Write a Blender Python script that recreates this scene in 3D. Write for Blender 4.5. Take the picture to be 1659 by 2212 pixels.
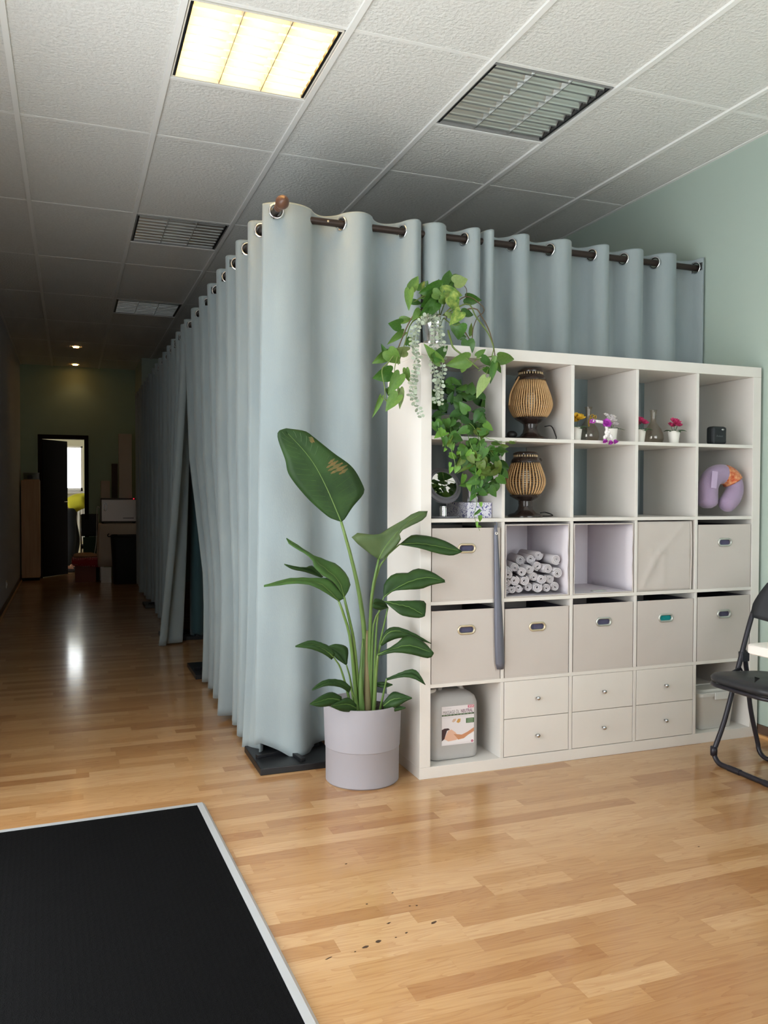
import bpy, bmesh, math, random
import numpy as np
from mathutils import Vector, Matrix, Quaternion

random.seed(7)
for o in list(bpy.data.objects):
    bpy.data.objects.remove(o)
S = bpy.context.scene
COL = S.collection

# ------------------------------------------------------------------ camera
CAM = Vector((0.22428, -3.08638, 1.21626))
YAW, PITCH, ROLL, FPX = 0.36337, -0.02231, 0.00289, 1785.18
H = 3.011
_f = Vector((math.sin(YAW) * math.cos(PITCH), math.cos(YAW) * math.cos(PITCH), math.sin(PITCH)))
_r0 = Vector((math.cos(YAW), -math.sin(YAW), 0))
_u0 = _r0.cross(_f)
_r = _r0 * math.cos(ROLL) + _u0 * math.sin(ROLL)
_u = -_r0 * math.sin(ROLL) + _u0 * math.cos(ROLL)
cam = bpy.data.cameras.new('camera')
cam.sensor_fit = 'HORIZONTAL'
cam.sensor_width = 36.0
cam.lens = FPX / 1659 * 36.0
cam.clip_start = 0.05
camo = bpy.data.objects.new('camera', cam)
COL.objects.link(camo)
m = Matrix((_r, _u, -_f)).transposed().to_4x4()
m.translation = CAM
camo.matrix_world = m
S.camera = camo

# ------------------------------------------------------------------ sky, daylight, exposure
W = bpy.data.worlds.new('overcast_sky')
S.world = W
W.use_nodes = True
bg = W.node_tree.nodes['Background']
bg.inputs[0].default_value = (0.975, 0.985, 1.0, 1)
bg.inputs[1].default_value = 7.0
def portal(name, loc, rot, sx, sy):
    l = bpy.data.lights.new(name, 'AREA')
    l.shape = 'RECTANGLE'
    l.size, l.size_y = sx, sy
    l.cycles.is_portal = True
    o = bpy.data.objects.new(name, l)
    o.location, o.rotation_euler = loc, rot
    COL.objects.link(o)
portal('shop_window_daylight', (2.15, -3.86, 1.50), (math.radians(90), 0, 0), 1.9, 1.7)
portal('entrance_daylight', (-0.50, -1.15, 1.17), (0, math.radians(-90), 0), 2.25, 2.8)
portal('far_window_daylight', (0.17, 12.62, 1.6), (math.radians(-90), 0, 0), 0.56, 0.80)
cy = S.cycles
cy.use_light_tree = False
cy.max_bounces, cy.diffuse_bounces, cy.glossy_bounces, cy.transmission_bounces, cy.transparent_max_bounces = 7, 4, 3, 6, 8
cy.caustics_reflective = cy.caustics_refractive = False
S.view_settings.view_transform = 'Standard'
S.view_settings.look = 'None'
S.view_settings.exposure = 0.06
S.view_settings.gamma = 1.0
S.view_settings.use_curve_mapping = False

# ------------------------------------------------------------------ materials
def lin(c):
    return tuple(((v / 255) / 12.92 if v / 255 <= 0.04045 else ((v / 255 + 0.055) / 1.055) ** 2.4) for v in c) + (1.0,)
MATS = {}
def mat(name, rgb, rough=0.5, metal=0.0, bump=None, vary=None, sheen=0.0, trans=0.0, ior=1.45, alpha=1.0, emit=None, spec=None, coords='Object', coat=0.0):
    if name in MATS:
        return MATS[name]
    M = bpy.data.materials.new(name)
    M.use_nodes = True
    N, L = M.node_tree.nodes, M.node_tree.links
    b = N['Principled BSDF']
    b.inputs['Base Color'].default_value = lin(rgb)
    b.inputs['Roughness'].default_value = rough
    b.inputs['Metallic'].default_value = metal
    b.inputs['Transmission Weight'].default_value = trans
    b.inputs['IOR'].default_value = ior
    b.inputs['Alpha'].default_value = alpha
    b.inputs['Sheen Weight'].default_value = sheen
    b.inputs['Coat Weight'].default_value = coat
    if spec is not None:
        b.inputs['Specular IOR Level'].default_value = spec
    if emit:
        b.inputs['Emission Color'].default_value = lin(emit[0])
        b.inputs['Emission Strength'].default_value = emit[1]
    tc = N.new('ShaderNodeTexCoord')
    if vary:                                    # (scale, rgb2, amount, stretch)
        n = N.new('ShaderNodeTexNoise'); n.inputs['Scale'].default_value = vary[0]; n.inputs['Detail'].default_value = 4
        mp = N.new('ShaderNodeMapping'); mp.inputs['Scale'].default_value = vary[3] if len(vary) > 3 else (1, 1, 1)
        mx = N.new('ShaderNodeMix'); mx.data_type = 'RGBA'
        cr = N.new('ShaderNodeMapRange'); cr.inputs[1].default_value = 0.35; cr.inputs[2].default_value = 0.65
        cr.inputs[4].default_value = vary[2]
        L.new(tc.outputs[coords], mp.inputs[0]); L.new(mp.outputs[0], n.inputs['Vector']); L.new(n.outputs['Fac'], cr.inputs[0])
        L.new(cr.outputs[0], mx.inputs[0])
        mx.inputs[6].default_value = lin(rgb); mx.inputs[7].default_value = lin(vary[1])
        L.new(mx.outputs[2], b.inputs['Base Color'])
    if bump:                                    # (scale, strength, distance, stretch)
        n = N.new('ShaderNodeTexNoise'); n.inputs['Scale'].default_value = bump[0]; n.inputs['Detail'].default_value = 3
        mp = N.new('ShaderNodeMapping'); mp.inputs['Scale'].default_value = bump[3] if len(bump) > 3 else (1, 1, 1)
        bp = N.new('ShaderNodeBump'); bp.inputs['Strength'].default_value = bump[1]; bp.inputs['Distance'].default_value = bump[2]
        L.new(tc.outputs[coords], mp.inputs[0]); L.new(mp.outputs[0], n.inputs['Vector']); L.new(n.outputs['Fac'], bp.inputs['Height'])
        L.new(bp.outputs[0], b.inputs['Normal'])
    MATS[name] = M
    return M

def glass_pane_mat(name, rgb, gloss=0.06):
    M = bpy.data.materials.new(name); M.use_nodes = True
    N, L = M.node_tree.nodes, M.node_tree.links
    N.remove(N['Principled BSDF'])
    t = N.new('ShaderNodeBsdfTransparent'); t.inputs[0].default_value = lin(rgb)
    g = N.new('ShaderNodeBsdfGlossy'); g.inputs['Roughness'].default_value = 0.02
    mx = N.new('ShaderNodeMixShader'); mx.inputs[0].default_value = gloss
    L.new(t.outputs[0], mx.inputs[1]); L.new(g.outputs[0], mx.inputs[2]); L.new(mx.outputs[0], N['Material Output'].inputs[0])
    return M

M_wallg = mat('mint_wall_paint', (178, 194, 184), 0.75, bump=(180, 0.15, 0.002), coords='Object')
M_wallw = mat('pale_wall_paint', (214, 216, 220), 0.75, bump=(180, 0.15, 0.002))
M_tile = mat('ceiling_tile', (232, 232, 228), 0.9, bump=(62, 0.9, 0.008), vary=(60, (224, 224, 220), 0.8))
M_bar = mat('ceiling_runner', (243, 243, 240), 0.45)
M_white = mat('white_lacquer', (226, 221, 215), 0.4, vary=(8, (222, 217, 211), 0.5))
M_curt = mat('aqua_velvet', (149, 160, 162), 0.85, sheen=0.2, bump=(260, 0.35, 0.0015, (1, 1, 0.35)), vary=(9, (138, 150, 154), 0.7, (1, 1, 0.25)))
M_curt2 = mat('shaded_teal_velvet', (52, 80, 86), 0.85, sheen=0.25, bump=(260, 0.35, 0.0015))  # cabin shade put into the colour: darker than the corridor curtains
M_rod = mat('bronze_rod', (58, 48, 44), 0.4, 0.5)
M_chrome = mat('chrome', (225, 225, 228), 0.15, 1.0)
M_black = mat('black_steel', (24, 25, 28), 0.4)
M_dark = mat('dark_brown_wood', (34, 22, 20), 0.7, vary=(6, (24, 15, 14), 0.7, (8, 8, 0.6)), spec=.15)
M_grey = mat('grey_paint', (150, 150, 152), 0.5)

def wood_floor(name, source):
    M = bpy.data.materials.new(name); M.use_nodes = True
    N, L = M.node_tree.nodes, M.node_tree.links
    b = N['Principled BSDF']
    b.inputs['Roughness'].default_value = 0.3
    b.inputs['Specular IOR Level'].default_value = 0.2
    b.inputs['Coat Weight'].default_value = 0.75
    b.inputs['Coat Roughness'].default_value = 0.12
    if source == 'object':
        a = N.new('ShaderNodeObjectInfo'); colr = a.outputs['Color']
    else:
        a = N.new('ShaderNodeVertexColor'); a.layer_name = 'tint'; colr = a.outputs['Color']
    sp = N.new('ShaderNodeSeparateColor'); L.new(colr, sp.inputs[0])
    g = N.new('ShaderNodeNewGeometry')
    off = N.new('ShaderNodeCombineXYZ')
    mu = N.new('ShaderNodeMath'); mu.operation = 'MULTIPLY'; mu.inputs[1].default_value = 37.0
    L.new(sp.outputs[1], mu.inputs[0]); L.new(mu.outputs[0], off.inputs[0]); L.new(mu.outputs[0], off.inputs[1])
    ad = N.new('ShaderNodeVectorMath'); L.new(g.outputs['Position'], ad.inputs[0]); L.new(off.outputs[0], ad.inputs[1])
    mp = N.new('ShaderNodeMapping'); mp.inputs['Scale'].default_value = (1.6, 13, 1)
    L.new(ad.outputs[0], mp.inputs[0])
    n1 = N.new('ShaderNodeTexNoise'); n1.inputs['Scale'].default_value = 1.3; n1.inputs['Detail'].default_value = 2; n1.inputs['Distortion'].default_value = 0.6
    L.new(mp.outputs[0], n1.inputs['Vector'])
    # growth rings: bands of the low noise
    m2 = N.new('ShaderNodeMath'); m2.operation = 'MULTIPLY'; m2.inputs[1].default_value = 9.0; L.new(n1.outputs['Fac'], m2.inputs[0])
    fr = N.new('ShaderNodeMath'); fr.operation = 'FRACT'; L.new(m2.outputs[0], fr.inputs[0])
    pw = N.new('ShaderNodeMath'); pw.operation = 'POWER'; pw.inputs[1].default_value = 3.0; L.new(fr.outputs[0], pw.inputs[0])
    mp2 = N.new('ShaderNodeMapping'); mp2.inputs['Scale'].default_value = (6, 160, 1); L.new(ad.outputs[0], mp2.inputs[0])
    n2 = N.new('ShaderNodeTexNoise'); n2.inputs['Scale'].default_value = 1.0; n2.inputs['Detail'].default_value = 4; L.new(mp2.outputs[0], n2.inputs['Vector'])
    ramp = N.new('ShaderNodeValToRGB')
    ramp.color_ramp.elements[0].color = lin((170, 124, 80)); ramp.color_ramp.elements[1].color = lin((202, 164, 120))
    e = ramp.color_ramp.elements.new(0.45); e.color = lin((188, 146, 99))
    L.new(sp.outputs[0], ramp.inputs[0])
    mx = N.new('ShaderNodeMix'); mx.data_type = 'RGBA'; mx.blend_type = 'MULTIPLY'
    s1 = N.new('ShaderNodeMath'); s1.operation = 'MULTIPLY'; s1.inputs[1].default_value = 0.30; L.new(pw.outputs[0], s1.inputs[0])
    L.new(s1.outputs[0], mx.inputs[0]); L.new(ramp.outputs[0], mx.inputs[6]); mx.inputs[7].default_value = lin((196, 150, 104))
    mx2 = N.new('ShaderNodeMix'); mx2.data_type = 'RGBA'; mx2.blend_type = 'MULTIPLY'
    mr = N.new('ShaderNodeMapRange'); mr.inputs[1].default_value = 0.4; mr.inputs[2].default_value = 0.75; mr.inputs[4].default_value = 0.25; L.new(n2.outputs['Fac'], mr.inputs[0])
    L.new(mr.outputs[0], mx2.inputs[0]); L.new(mx.outputs[2], mx2.inputs[6]); mx2.inputs[7].default_value = lin((190, 146, 100))
    L.new(mx2.outputs[2], b.inputs['Base Color'])
    return M
M_floorO = wood_floor('beech_laminate', 'object')
M_floorS = wood_floor('beech_laminate_field', 'mesh')

# ------------------------------------------------------------------ mesh helpers
def ray(x, y):
    return _r * ((x - 829.5) / FPX) + _u * ((1106 - y) / FPX) + _f
def at(x, y, Y):
    d = ray(x, y)
    return CAM + d * ((Y - CAM.y) / d.y)
def resample(pts, n):
    pts = [Vector(p) for p in pts]
    if len(pts) == 1:
        return pts * n
    # Catmull-Rom then even arc length
    P = [pts[0] * 2 - pts[1]] + pts + [pts[-1] * 2 - pts[-2]]
    fine = []
    for i in range(1, len(P) - 2):
        for k in range(10):
            t = k / 10
            a, b, c, d = P[i - 1], P[i], P[i + 1], P[i + 2]
            fine.append(0.5 * ((2 * b) + (c - a) * t + (2 * a - 5 * b + 4 * c - d) * t * t + (3 * b - a - 3 * c + d) * t ** 3))
    fine.append(pts[-1])
    acc = [0]
    for i in range(1, len(fine)):
        acc.append(acc[-1] + (fine[i] - fine[i - 1]).length)
    out, j = [], 0
    for k in range(n):
        s = acc[-1] * k / (n - 1)
        while j < len(acc) - 2 and acc[j + 1] < s:
            j += 1
        w = (s - acc[j]) / max(acc[j + 1] - acc[j], 1e-9)
        out.append(fine[j].lerp(fine[j + 1], min(max(w, 0), 1)))
    return out

class MB:
    def __init__(self):
        self.v, self.f = [], []
    def add(self, vs, fs, M=None):
        o = len(self.v)
        for p in vs:
            p = Vector(p)
            self.v.append(tuple(M @ p if M is not None else p))
        self.f += [tuple(i + o for i in f) for f in fs]
        return self
    def box(self, a, b, M=None):
        (x0, y0, z0), (x1, y1, z1) = a, b
        vs = [(x0, y0, z0), (x1, y0, z0), (x1, y1, z0), (x0, y1, z0), (x0, y0, z1), (x1, y0, z1), (x1, y1, z1), (x0, y1, z1)]
        fs = [(3, 2, 1, 0), (4, 5, 6, 7), (0, 1, 5, 4), (1, 2, 6, 5), (2, 3, 7, 6), (3, 0, 4, 7)]
        return self.add(vs, fs, M)
    def lathe(self, prof, n=32, M=None, close=False, cap=True):
        vs, fs = [], []
        k = len(prof)
        for i in range(n):
            a = 2 * math.pi * i / n
            for r, z in prof:
                vs.append((r * math.cos(a), r * math.sin(a), z))
        for i in range(n):
            j = (i + 1) % n
            for q in range(k - 1 if not close else k):
                w = (q + 1) % k
                fs.append((i * k + q, j * k + q, j * k + w, i * k + w))
        if cap and not close:
            fs.append(tuple(i * k for i in range(n))[::-1])
            fs.append(tuple(i * k + k - 1 for i in range(n)))
        return self.add(vs, fs, M)
    def tube(self, path, rad, n=8, closed=False, cap=True, M=None):
        path = [Vector(p) for p in path]
        k = len(path)
        if not isinstance(rad, (list, tuple)):
            rad = [rad] * k
        vs, fs = [], []
        T = []
        for i in range(k):
            a = path[i - 1] if (i > 0 or closed) else path[i]
            b = path[(i + 1) % k] if (i < k - 1 or closed) else path[i]
            d = b - a
            T.append(d.normalized() if d.length > 1e-9 else Vector((0, 0, 1)))
        ref = Vector((0, 0, 1)) if abs(T[0].z) < 0.9 else Vector((1, 0, 0))
        nrm = (ref - T[0] * ref.dot(T[0])).normalized()
        for i in range(k):
            nrm = (nrm - T[i] * nrm.dot(T[i]))
            nrm = nrm.normalized() if nrm.length > 1e-6 else T[i].orthogonal().normalized()
            bi = T[i].cross(nrm)
            for q in range(n):
                a = 2 * math.pi * q / n
                vs.append(path[i] + (nrm * math.cos(a) + bi * math.sin(a)) * rad[i])
        for i in range(k if closed else k - 1):
            for q in range(n):
                w = (q + 1) % n
                j = (i + 1) % k
                fs.append((i * n + q, i * n + w, j * n + w, j * n + q))
        if cap and not closed:
            fs.append(tuple(range(n))[::-1]); fs.append(tuple((k - 1) * n + q for q in range(n)))
        return self.add(vs, fs, M)
    def grid(self, rows, M=None, wrap=False):
        h, w = len(rows), len(rows[0])
        vs = [p for r in rows for p in r]
        fs = []
        for i in range(h - 1):
            for j in range(w if wrap else w - 1):
                k = (j + 1) % w
                fs.append((i * w + j, i * w + k, (i + 1) * w + k, (i + 1) * w + j))
        return self.add(vs, fs, M)
    def prism(self, poly, y0, y1, M=None):      # polygon in XZ, extruded along Y
        n = len(poly)
        vs = [(x, y0, z) for x, z in poly] + [(x, y1, z) for x, z in poly]
        fs = [tuple(range(n)), tuple(range(2 * n - 1, n - 1, -1))] + [(i, i + n, (i + 1) % n + n, (i + 1) % n) for i in range(n)]
        return self.add(vs, fs, M)
    def ball(self, c, r, n=12, k=8, M=None):
        rx, ry, rz = (r, r, r) if not isinstance(r, (tuple, list)) else r
        rows = []
        for i in range(k + 1):
            t = math.pi * i / k
            rows.append([(c[0] + rx * math.sin(t) * math.cos(2 * math.pi * j / n), c[1] + ry * math.sin(t) * math.sin(2 * math.pi * j / n), c[2] - rz * math.cos(t)) for j in range(n)])
        return self.grid(rows, M, wrap=True)
    def mesh(self, name, smooth=False):
        me = bpy.data.meshes.new(name)
        me.from_pydata(self.v, [], self.f)
        bm = bmesh.new(); bm.from_mesh(me)
        bmesh.ops.remove_doubles(bm, verts=bm.verts, dist=1e-6)
        bmesh.ops.recalc_face_normals(bm, faces=bm.faces)
        bm.to_mesh(me); bm.free()
        if smooth:
            for p in me.polygons:
                p.use_smooth = True
        return me
    def build(self, name, material, parent=None, smooth=False, bevel=0, loc=None, rot=None, auto=None, solid=0):
        me = self.mesh(name, smooth)
        me.materials.append(material)
        o = bpy.data.objects.new(name, me)
        COL.objects.link(o)
        if parent is not None:
            o.parent = parent
        if loc is not None:
            o.location = loc
        if rot is not None:
            o.rotation_euler = rot
        if solid:
            s = o.modifiers.new('thickness', 'SOLIDIFY'); s.thickness = solid; s.offset = 0
        if bevel:
            bv = o.modifiers.new('edge', 'BEVEL'); bv.width = bevel; bv.segments = 2; bv.limit_method = 'ANGLE'
        if auto:
            for p in me.polygons:
                p.use_smooth = True
            es = o.modifiers.new('split', 'EDGE_SPLIT'); es.split_angle = math.radians(auto)
        return o

def tag(o, label=None, cat=None, group=None, kind=None):
    if label: o['label'] = label
    if cat: o['category'] = cat
    if group: o['group'] = group
    if kind: o['kind'] = kind
    return o
def thing(name, label, cat, loc=(0, 0, 0), rz=0, group=None):
    o = bpy.data.objects.new(name, None)
    o.empty_display_size = 0.05
    COL.objects.link(o)
    o.location = loc; o.rotation_euler = (0, 0, rz)
    return tag(o, label, cat, group)
def share(name, me, parent, M=None, loc=None, rot=None):
    o = bpy.data.objects.new(name, me)
    COL.objects.link(o); o.parent = parent
    if M is not None: o.matrix_local = M
    if loc is not None: o.location = loc
    if rot is not None: o.rotation_euler = rot
    return o
def bx(name, a, b, material, parent=None, bevel=0):
    return MB().box(a, b).build(name, material, parent, bevel=bevel)
def struct(name, a, b, material, bevel=0):
    return tag(bx(name, a, b, material, bevel=bevel), kind='structure')
def text(name, body, size, material, parent, M, ext=0.0002, align='LEFT', sx=1.0, bold=0.0):
    cu = bpy.data.curves.new(name, 'FONT')
    cu.body = body; cu.size = size; cu.extrude = ext; cu.align_x = align; cu.align_y = 'CENTER'; cu.offset = bold
    cu.materials.append(material)
    tmp = bpy.data.objects.new('tmp', cu)
    COL.objects.link(tmp)
    me = bpy.data.meshes.new_from_object(tmp.evaluated_get(bpy.context.evaluated_depsgraph_get()))
    bpy.data.objects.remove(tmp)
    me.materials.clear(); me.materials.append(material)
    o = bpy.data.objects.new(name, me)
    COL.objects.link(o); o.parent = parent
    o.matrix_local = M @ Matrix.Diagonal((sx, 1, 1, 1))
    return o
FACE = Matrix(((1, 0, 0, 0), (0, 0, -1, 0), (0, 1, 0, 0), (0, 0, 0, 1)))       # text plane XY -> facing -Y
# ================================================================== THE SETTING
XL, XR, YB, YF = -0.42, 3.475, -3.75, 9.6
YSEG, XRET = 8.42, 1.13
# floor: strips laid along X, the nearest ones each a board, the rest one field
floor = struct('floor', (XL - .1, YB - .1, -0.12), (XR + .1, 12.7, -0.010), mat('screed', (120, 110, 100), 0.9))
SW = 0.0665
rng = random.Random(3)
cells = []
y = -1.75
rows_y = [YB + i * SW for i in range(int((12.6 - YB) / SW))]
for i, y in enumerate(rows_y):
    x = XL - rng.random() * 0.4
    while x < XR:
        ln = rng.choice((0.28, 0.36, 0.42, 0.48, 0.55))
        a, b = max(x, XL), min(x + ln, XR)
        if b - a > 0.01:
            cells.append((a, b, y))
        x += ln
def score(c):
    a, b, y = c
    cx, cy = (a + b) / 2, y + SW / 2
    d = Vector((cx, cy, 0)) - CAM
    z = d.dot(_f)
    if z < 1.0:
        return -1
    px = 829.5 + FPX * d.dot(_r) / z; py = 1106 - FPX * d.dot(_u) / z
    if not (-60 < px < 1720 and 1200 < py < 2260):
        return -1
    if cx < 0.62 and cy < 0.06 and cy > -2: return -1       # under the mat
    if cx > 1.62 and 0.14 < cy < 0.5: return -1             # under the shelving
    return (b - a) / z ** 3
cells.sort(key=score, reverse=True)
near, field = cells[:290], cells[290:]
GAP = 0.00025
for a, b, y in near:
    me = MB().box((0, 0, 0), (b - a - .6 * GAP, SW - .6 * GAP, 0.0098)).mesh('floor_strip')
    me.materials.append(M_floorO)
    o = share('floor_strip', me, floor, loc=(a + .3 * GAP, y + .3 * GAP, -0.0098 + rng.uniform(-.000005, .000005)))
    o.color = (rng.random(), rng.random(), 0, 1)
fm = MB(); tints = []
for a, b, y in field:
    fm.box((a, y, -0.0098), (b, y + SW, 0))
    tints += [(rng.random(), rng.random())] * 6
me = bpy.data.meshes.new('floor_strips')
me.from_pydata(fm.v, [], fm.f)
ca = me.color_attributes.new('tint', 'FLOAT_COLOR', 'CORNER')
buf = np.zeros((len(me.loops), 4), dtype=np.float32); buf[:, 3] = 1
for p, t in zip(me.polygons, tints):
    for li in p.loop_indices:
        buf[li, 0], buf[li, 1] = t
ca.data.foreach_set('color', buf.ravel())
me.materials.append(M_floorS)
o = share('floor_strips', me, floor); o['kind'] = 'stuff'
# chips worn out of the laminate
M_chip = mat('floor_chip', (70, 50, 34), 0.8)
for (px, py, l, w, an) in [(937, 1993, 22, 7, -.35), (790, 2046, 20, 7, -.25), (818, 2034, 18, 8, -.3), (878, 2015, 10, 4, -.2), (855, 2025, 6, 3, 0), (840, 1994, 13, 4, -.5), (885, 1957, 6, 3, 0), (900, 1956, 7, 3, 0), (792, 1953, 6, 4, .5), (848, 1929, 8, 3, -.4), (748, 1866, 7, 3, -.3), (710, 2070, 20, 3, -.5), (767, 2056, 6, 3, 0), (1509, 1829, 7, 3, .5)]:
    d = ray(px, py); t = -CAM.z / d.z; c = CAM + d * t
    s = 1 / (FPX / d.dot(_f) / t) * 0.9
    n = 9
    vs = []
    for k in range(n):
        a = 2 * math.pi * k / n; q = rng.uniform(.6, 1.1)
        vs.append((l * s * .5 * q * math.cos(a), w * s * .75 * q * math.sin(a) + .2 * l * s * math.cos(a) * .3, 0))
    vs2 = [(v[0], v[1], 0.0004) for v in vs]
    MB().add(vs + vs2, [tuple(range(n, 2 * n))] + [(k, (k + 1) % n, (k + 1) % n + n, k + n) for k in range(n)]).build('floor_chip', M_chip, floor, loc=(c.x, c.y, 0), rot=(0, 0, -an * .4))

# walls
struct('wall_right', (XR, YB, 0), (XR + .12, YSEG + .12, H + .1), M_wallg)
GY0, GY1, GZ0, GZ1 = -2.55, 0.25, 0.03, 2.30                 # glazed entrance beside the mat
wl = MB()
wl.box((XL - .12, YB, 0), (XL, GY0, H + .1)); wl.box((XL - .12, GY1, 0), (XL, YF + .1, H + .1)); wl.box((XL - .12, GY0, GZ1), (XL, GY1, H + .1)); wl.box((XL - .12, GY0, 0), (XL, GY1, GZ0))
tag(wl.build('wall_left', M_wallw), kind='structure')
wf = MB()
DX0, DX1, DZ = -0.14, 0.425, 1.985
wf.box((XL, YF, 0), (DX0, YF + .12, H + .1)); wf.box((DX1, YF, 0), (XRET, YF + .12, H + .1)); wf.box((DX0, YF, DZ), (DX1, YF + .12, H + .1))
tag(wf.build('wall_far', mat('dimmed_sage_paint', (166, 186, 164), 0.75, bump=(180, 0.15, 0.002))), kind='structure')  # greener than the mint walls, with corridor dimness put into the colour
struct('wall_return', (XRET, YSEG + .12, 0), (XRET + .12, YF + .12, H + .1), M_wallg)
struct('wall_cross', (XRET, YSEG, 0), (XR, YSEG + .12, H + .1), M_wallg)
wb = MB()
WX0, WX1, WZ0, WZ1 = 1.20, 3.1, 0.65, 2.35
wb.box((XL - .12, YB - .15, 0), (WX0, YB, H + .1)); wb.box((WX1, YB - .15, 0), (XR + .12, YB, H + .1))
wb.box((WX0, YB - .15, WZ1), (WX1, YB, H + .1)); wb.box((WX0, YB - .15, 0), (WX1, YB, WZ0))
tag(wb.build('wall_back', M_wallw), kind='structure')
w1 = MB()
for a, b in ((WX0, WX0 + .06), (WX1 - .06, WX1), (1.80, 1.86), (2.44, 2.50)):
    w1.box((a, YB - .10, WZ0), (b, YB - .04, WZ1))
w1.box((WX0, YB - .10, WZ0), (WX1, YB - .04, WZ0 + .06)); w1.box((WX0, YB - .10, WZ1 - .06), (WX1, YB - .04, WZ1))
win1 = tag(w1.build('window_1', M_white), kind='structure')
M_pane = glass_pane_mat('window_glass', (250, 252, 252))
for a, b in ((WX0 + .06, 1.80), (1.86, 2.44), (2.50, WX1 - .06)):
    bx('pane', (a, YB - .075, WZ0 + .06), (b, YB - .069, WZ1 - .06), M_pane, win1)
w3 = MB()
for a in (GY0, -1.33, GY1 - .07):
    w3.box((XL - .09, a, GZ0), (XL - .03, a + .07, GZ1))
w3.box((XL - .09, GY0, GZ0), (XL - .03, GY1, GZ0 + .07)); w3.box((XL - .09, GY0, GZ1 - .07), (XL - .03, GY1, GZ1))
win3 = tag(w3.build('window_3', M_white), kind='structure')
for a, b in ((GY0 + .07, -1.33), (-1.26, GY1 - .07)):
    bx('pane', (XL - .063, a, GZ0 + .07), (XL - .057, b, GZ1 - .07), M_pane, win3)
# skirting
M_skirt = mat('brown_skirting', (92, 70, 56), 0.5)
M_bead = mat('beech_bead', (206, 158, 104), 0.4)
b_ = struct('baseboard_right', (XR - .012, YB, 0), (XR, YSEG, .058), M_skirt)
bx('bead', (XR - .03, YB, 0), (XR - .012, YSEG, .014), M_bead, b_)
b_ = struct('baseboard_left', (XL, 1.0, 0), (XL + .012, YF, .058), M_skirt)
bx('bead', (XL + .012, 1.0, 0), (XL + .028, YF, .012), M_bead, b_)
# room beyond the far door
MR = mat('cream_wall_paint', (222, 214, 184), 0.8)
struct('wall_beyond_left', (-1.0, YF + .12, 0), (-.9, 12.7, H), MR)
struct('wall_beyond_right', (1.5, YF + .12, 0), (1.6, 12.7, H), MR)
wq = MB(); QX0, QX1, QZ0, QZ1 = -0.10, 0.44, 1.24, 2.04
wq.box((-1, 12.5, 0), (QX0, 12.62, H)); wq.box((QX1, 12.5, 0), (1.6, 12.62, H)); wq.box((QX0, 12.5, QZ1), (QX1, 12.62, H)); wq.box((QX0, 12.5, 0), (QX1, 12.62, QZ0))
tag(wq.build('wall_beyond', MR), kind='structure')
struct('ceiling_beyond', (-1, YF + .12, 2.75), (1.6, 12.7, 2.85), M_wallw)
struct('floor_beyond_left', (-1, YF + .12, -.1), (XL, 12.7, 0), MR)
w2 = MB()
for a, b in ((QX0, QX0 + .03), (QX1 - .03, QX1)):
    w2.box((a, 12.53, QZ0), (b, 12.58, QZ1))
w2.box((QX0, 12.53, QZ0), (QX1, 12.58, QZ0 + .06)); w2.box((QX0, 12.53, QZ1 - .03), (QX1, 12.58, QZ1))
win2 = tag(w2.build('window_2', M_white), kind='structure')
bx('pane', (QX0 + .03, 12.55, QZ0 + .06), (QX1 - .03, 12.556, QZ1 - .03), M_pane, win2)
bx('window_sill', (QX0 - .05, 12.40, QZ0 - .04), (QX1 + .05, 12.53, QZ0), M_white, win2)
# far door: frame + leaf standing open
df = MB()
df.box((DX0 - .055, YF - .02, 0), (DX0, YF + .14, DZ + .055)); df.box((DX1, YF - .02, 0), (DX1 + .055, YF + .14, DZ + .055)); df.box((DX0, YF - .02, DZ), (DX1, YF + .14, DZ + .055))
door = tag(df.build('door_1', M_dark), kind='structure')
leaf = MB().box((0, 0, .004), (.56, .04, DZ - .006)).build('door_leaf', mat('near_black_wood', (20, 16, 17), .8, spec=.1), door, loc=(DX0 + .005, YF + .08, 0), rot=(0, 0, math.radians(54)))
MB().tube([(.51, 0, 1.08), (.51, -.04, 1.08), (.42, -.04, 1.08)], .007, 8).build('door_handle', M_chrome, leaf)

# ceiling: tiles, runners
ceil = struct('ceiling', (XL - .1, YB - .1, H + .16), (XR + .1, YF + .1, H + .22), mat('ceiling_void', (150, 150, 150), 0.9))
xs = [XL] + [.625 * c for c in range(0, 6)] + [XR]
ys = [YB] + [1.25 * r for r in range(-2, 8)] + [YF]
LAMPS = {(2, 0.0), (4, 0.0), (2, 2.5), (2, 5.0)}
tile_me = {}
for i in range(len(xs) - 1):
    for j in range(len(ys) - 1):
        x0, x1, y0, y1 = xs[i] + .004, xs[i + 1] - .004, ys[j] + .004, ys[j + 1] - .004
        if (i, ys[j]) in LAMPS:
            y0 = ys[j] + .625 + .004
        key = (round(x1 - x0, 4), round(y1 - y0, 4))
        if key not in tile_me:
            t = MB().box((0, 0, 0), (x1 - x0, y1 - y0, .015)).mesh('ceiling_tile'); t.materials.append(M_tile); tile_me[key] = t
        share('ceiling_tile', tile_me[key], ceil, loc=(x0, y0, H + .007))
for x in xs[1:-1]:
    bx('runner', (x - .012, YB, H - .004), (x + .012, YF, H + .007), M_bar, ceil)
for y in ys[1:-1]:
    bx('cross_runner', (XL, y - .009, H + .0055), (XR, y + .009, H + .0075), M_bar, ceil)
for (i, y) in LAMPS:
    bx('cross_runner', (xs[i] + .012, y + .625 - .009, H - .001), (xs[i + 1] - .012, y + .625 + .009, H + .007), M_bar, ceil)
for a, b, c, d in ((XL, YB, XL + .02, YF), (XR - .02, YB, XR, YSEG)):
    bx('edge_runner', (a, b, H - .001), (c, d, H + .004), M_bar, ceil)

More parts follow.
